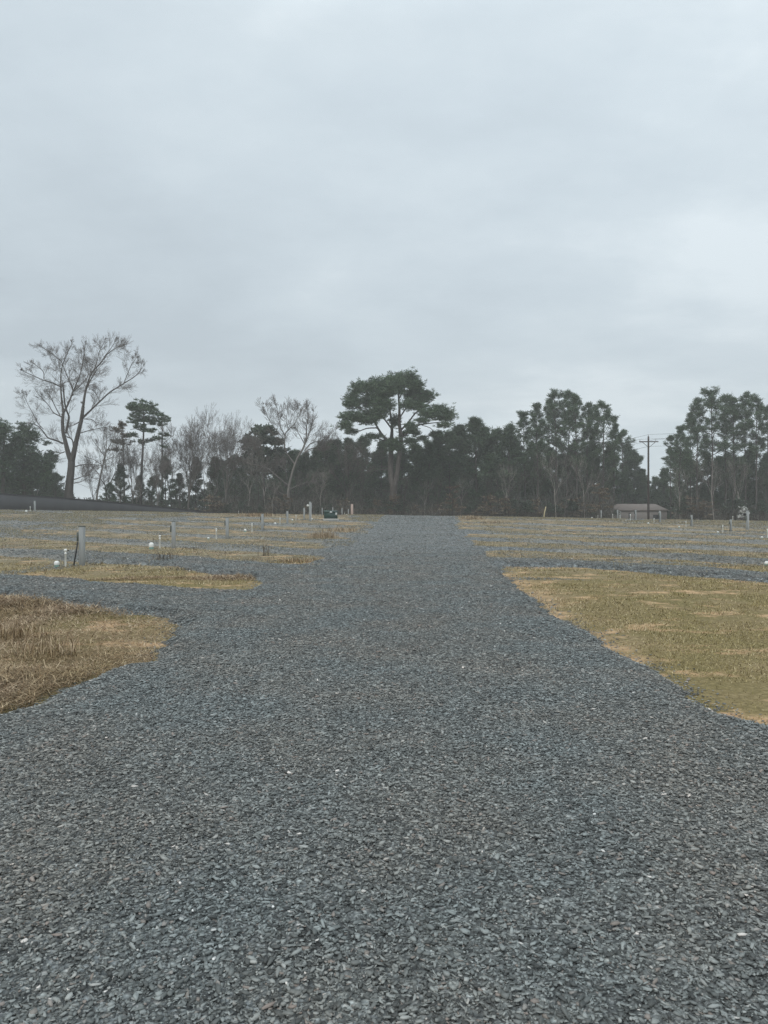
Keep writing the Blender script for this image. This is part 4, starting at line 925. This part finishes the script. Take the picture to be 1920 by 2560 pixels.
# brighter overhead, as an overcast sky is, and a paler band low down
zen = nt.nodes.new('ShaderNodeMapRange'); zen.inputs[1].default_value = .55; zen.inputs[2].default_value = .95; zen.inputs[3].default_value = 1.0; zen.inputs[4].default_value = 1.9
nt.links.new(sx.outputs[2], zen.inputs[0])
lowb = nt.nodes.new('ShaderNodeMapRange'); lowb.inputs[1].default_value = .0; lowb.inputs[2].default_value = .15; lowb.inputs[3].default_value = 1.06; lowb.inputs[4].default_value = .96
nt.links.new(sx.outputs[2], lowb.inputs[0])
mid = nt.nodes.new('ShaderNodeMapRange'); mid.inputs[1].default_value = .2; mid.inputs[2].default_value = .5; mid.inputs[3].default_value = 1.0; mid.inputs[4].default_value = 1.10
nt.links.new(sx.outputs[2], mid.inputs[0])
vm = nt.nodes.new('ShaderNodeVectorMath'); vm.operation = 'SCALE'; nt.links.new(cl, vm.inputs[0]); nt.links.new(math_('MULTIPLY', math_('MULTIPLY', zen.outputs[0], math_('MULTIPLY', lowb.outputs[0], mid.outputs[0])), math_('ADD', math_('MULTIPLY', sx.outputs[0], .08), 1.0)), vm.inputs['Scale'])
nt.links.new(mix(nt, .93, sk.outputs[0], vm.outputs[0]), bg.inputs['Color'])

sl = bpy.data.lights.new('sun', 'SUN'); sl.energy = .8; sl.angle = math.radians(25); sl.color = (1, .97, .92)
so = bpy.data.objects.new('sun', sl); C.objects.link(so)
dv = Vector((math.sin(AZ) * math.cos(EL), math.cos(AZ) * math.cos(EL), math.sin(EL))); so.rotation_euler = dv.to_track_quat('Z', 'Y').to_euler()

cam = bpy.data.cameras.new('camera'); co_ = bpy.data.objects.new('camera', cam); C.objects.link(co_)
cam.sensor_fit = 'VERTICAL'; cam.sensor_height = 36; cam.lens = F / 2560 * 36; cam.clip_end = 3000; cam.clip_start = .05
co_.location = (0, 0, EYE); co_.rotation_euler = (math.pi / 2, 0, 0)
sc_ = bpy.context.scene; sc_.camera = co_
sc_.view_settings.view_transform = 'Standard'; sc_.view_settings.look = 'None'; sc_.view_settings.exposure = .43; sc_.view_settings.gamma = 1
sc_.cycles.use_denoising = True; sc_.cycles.denoiser = 'OPENIMAGEDENOISE'; sc_.cycles.denoising_input_passes = 'RGB_ALBEDO_NORMAL'; sc_.cycles.denoising_prefilter = 'NONE'; sc_.cycles.max_bounces = 5; sc_.cycles.diffuse_bounces = 3; sc_.cycles.use_adaptive_sampling = True; sc_.cycles.adaptive_threshold = .006
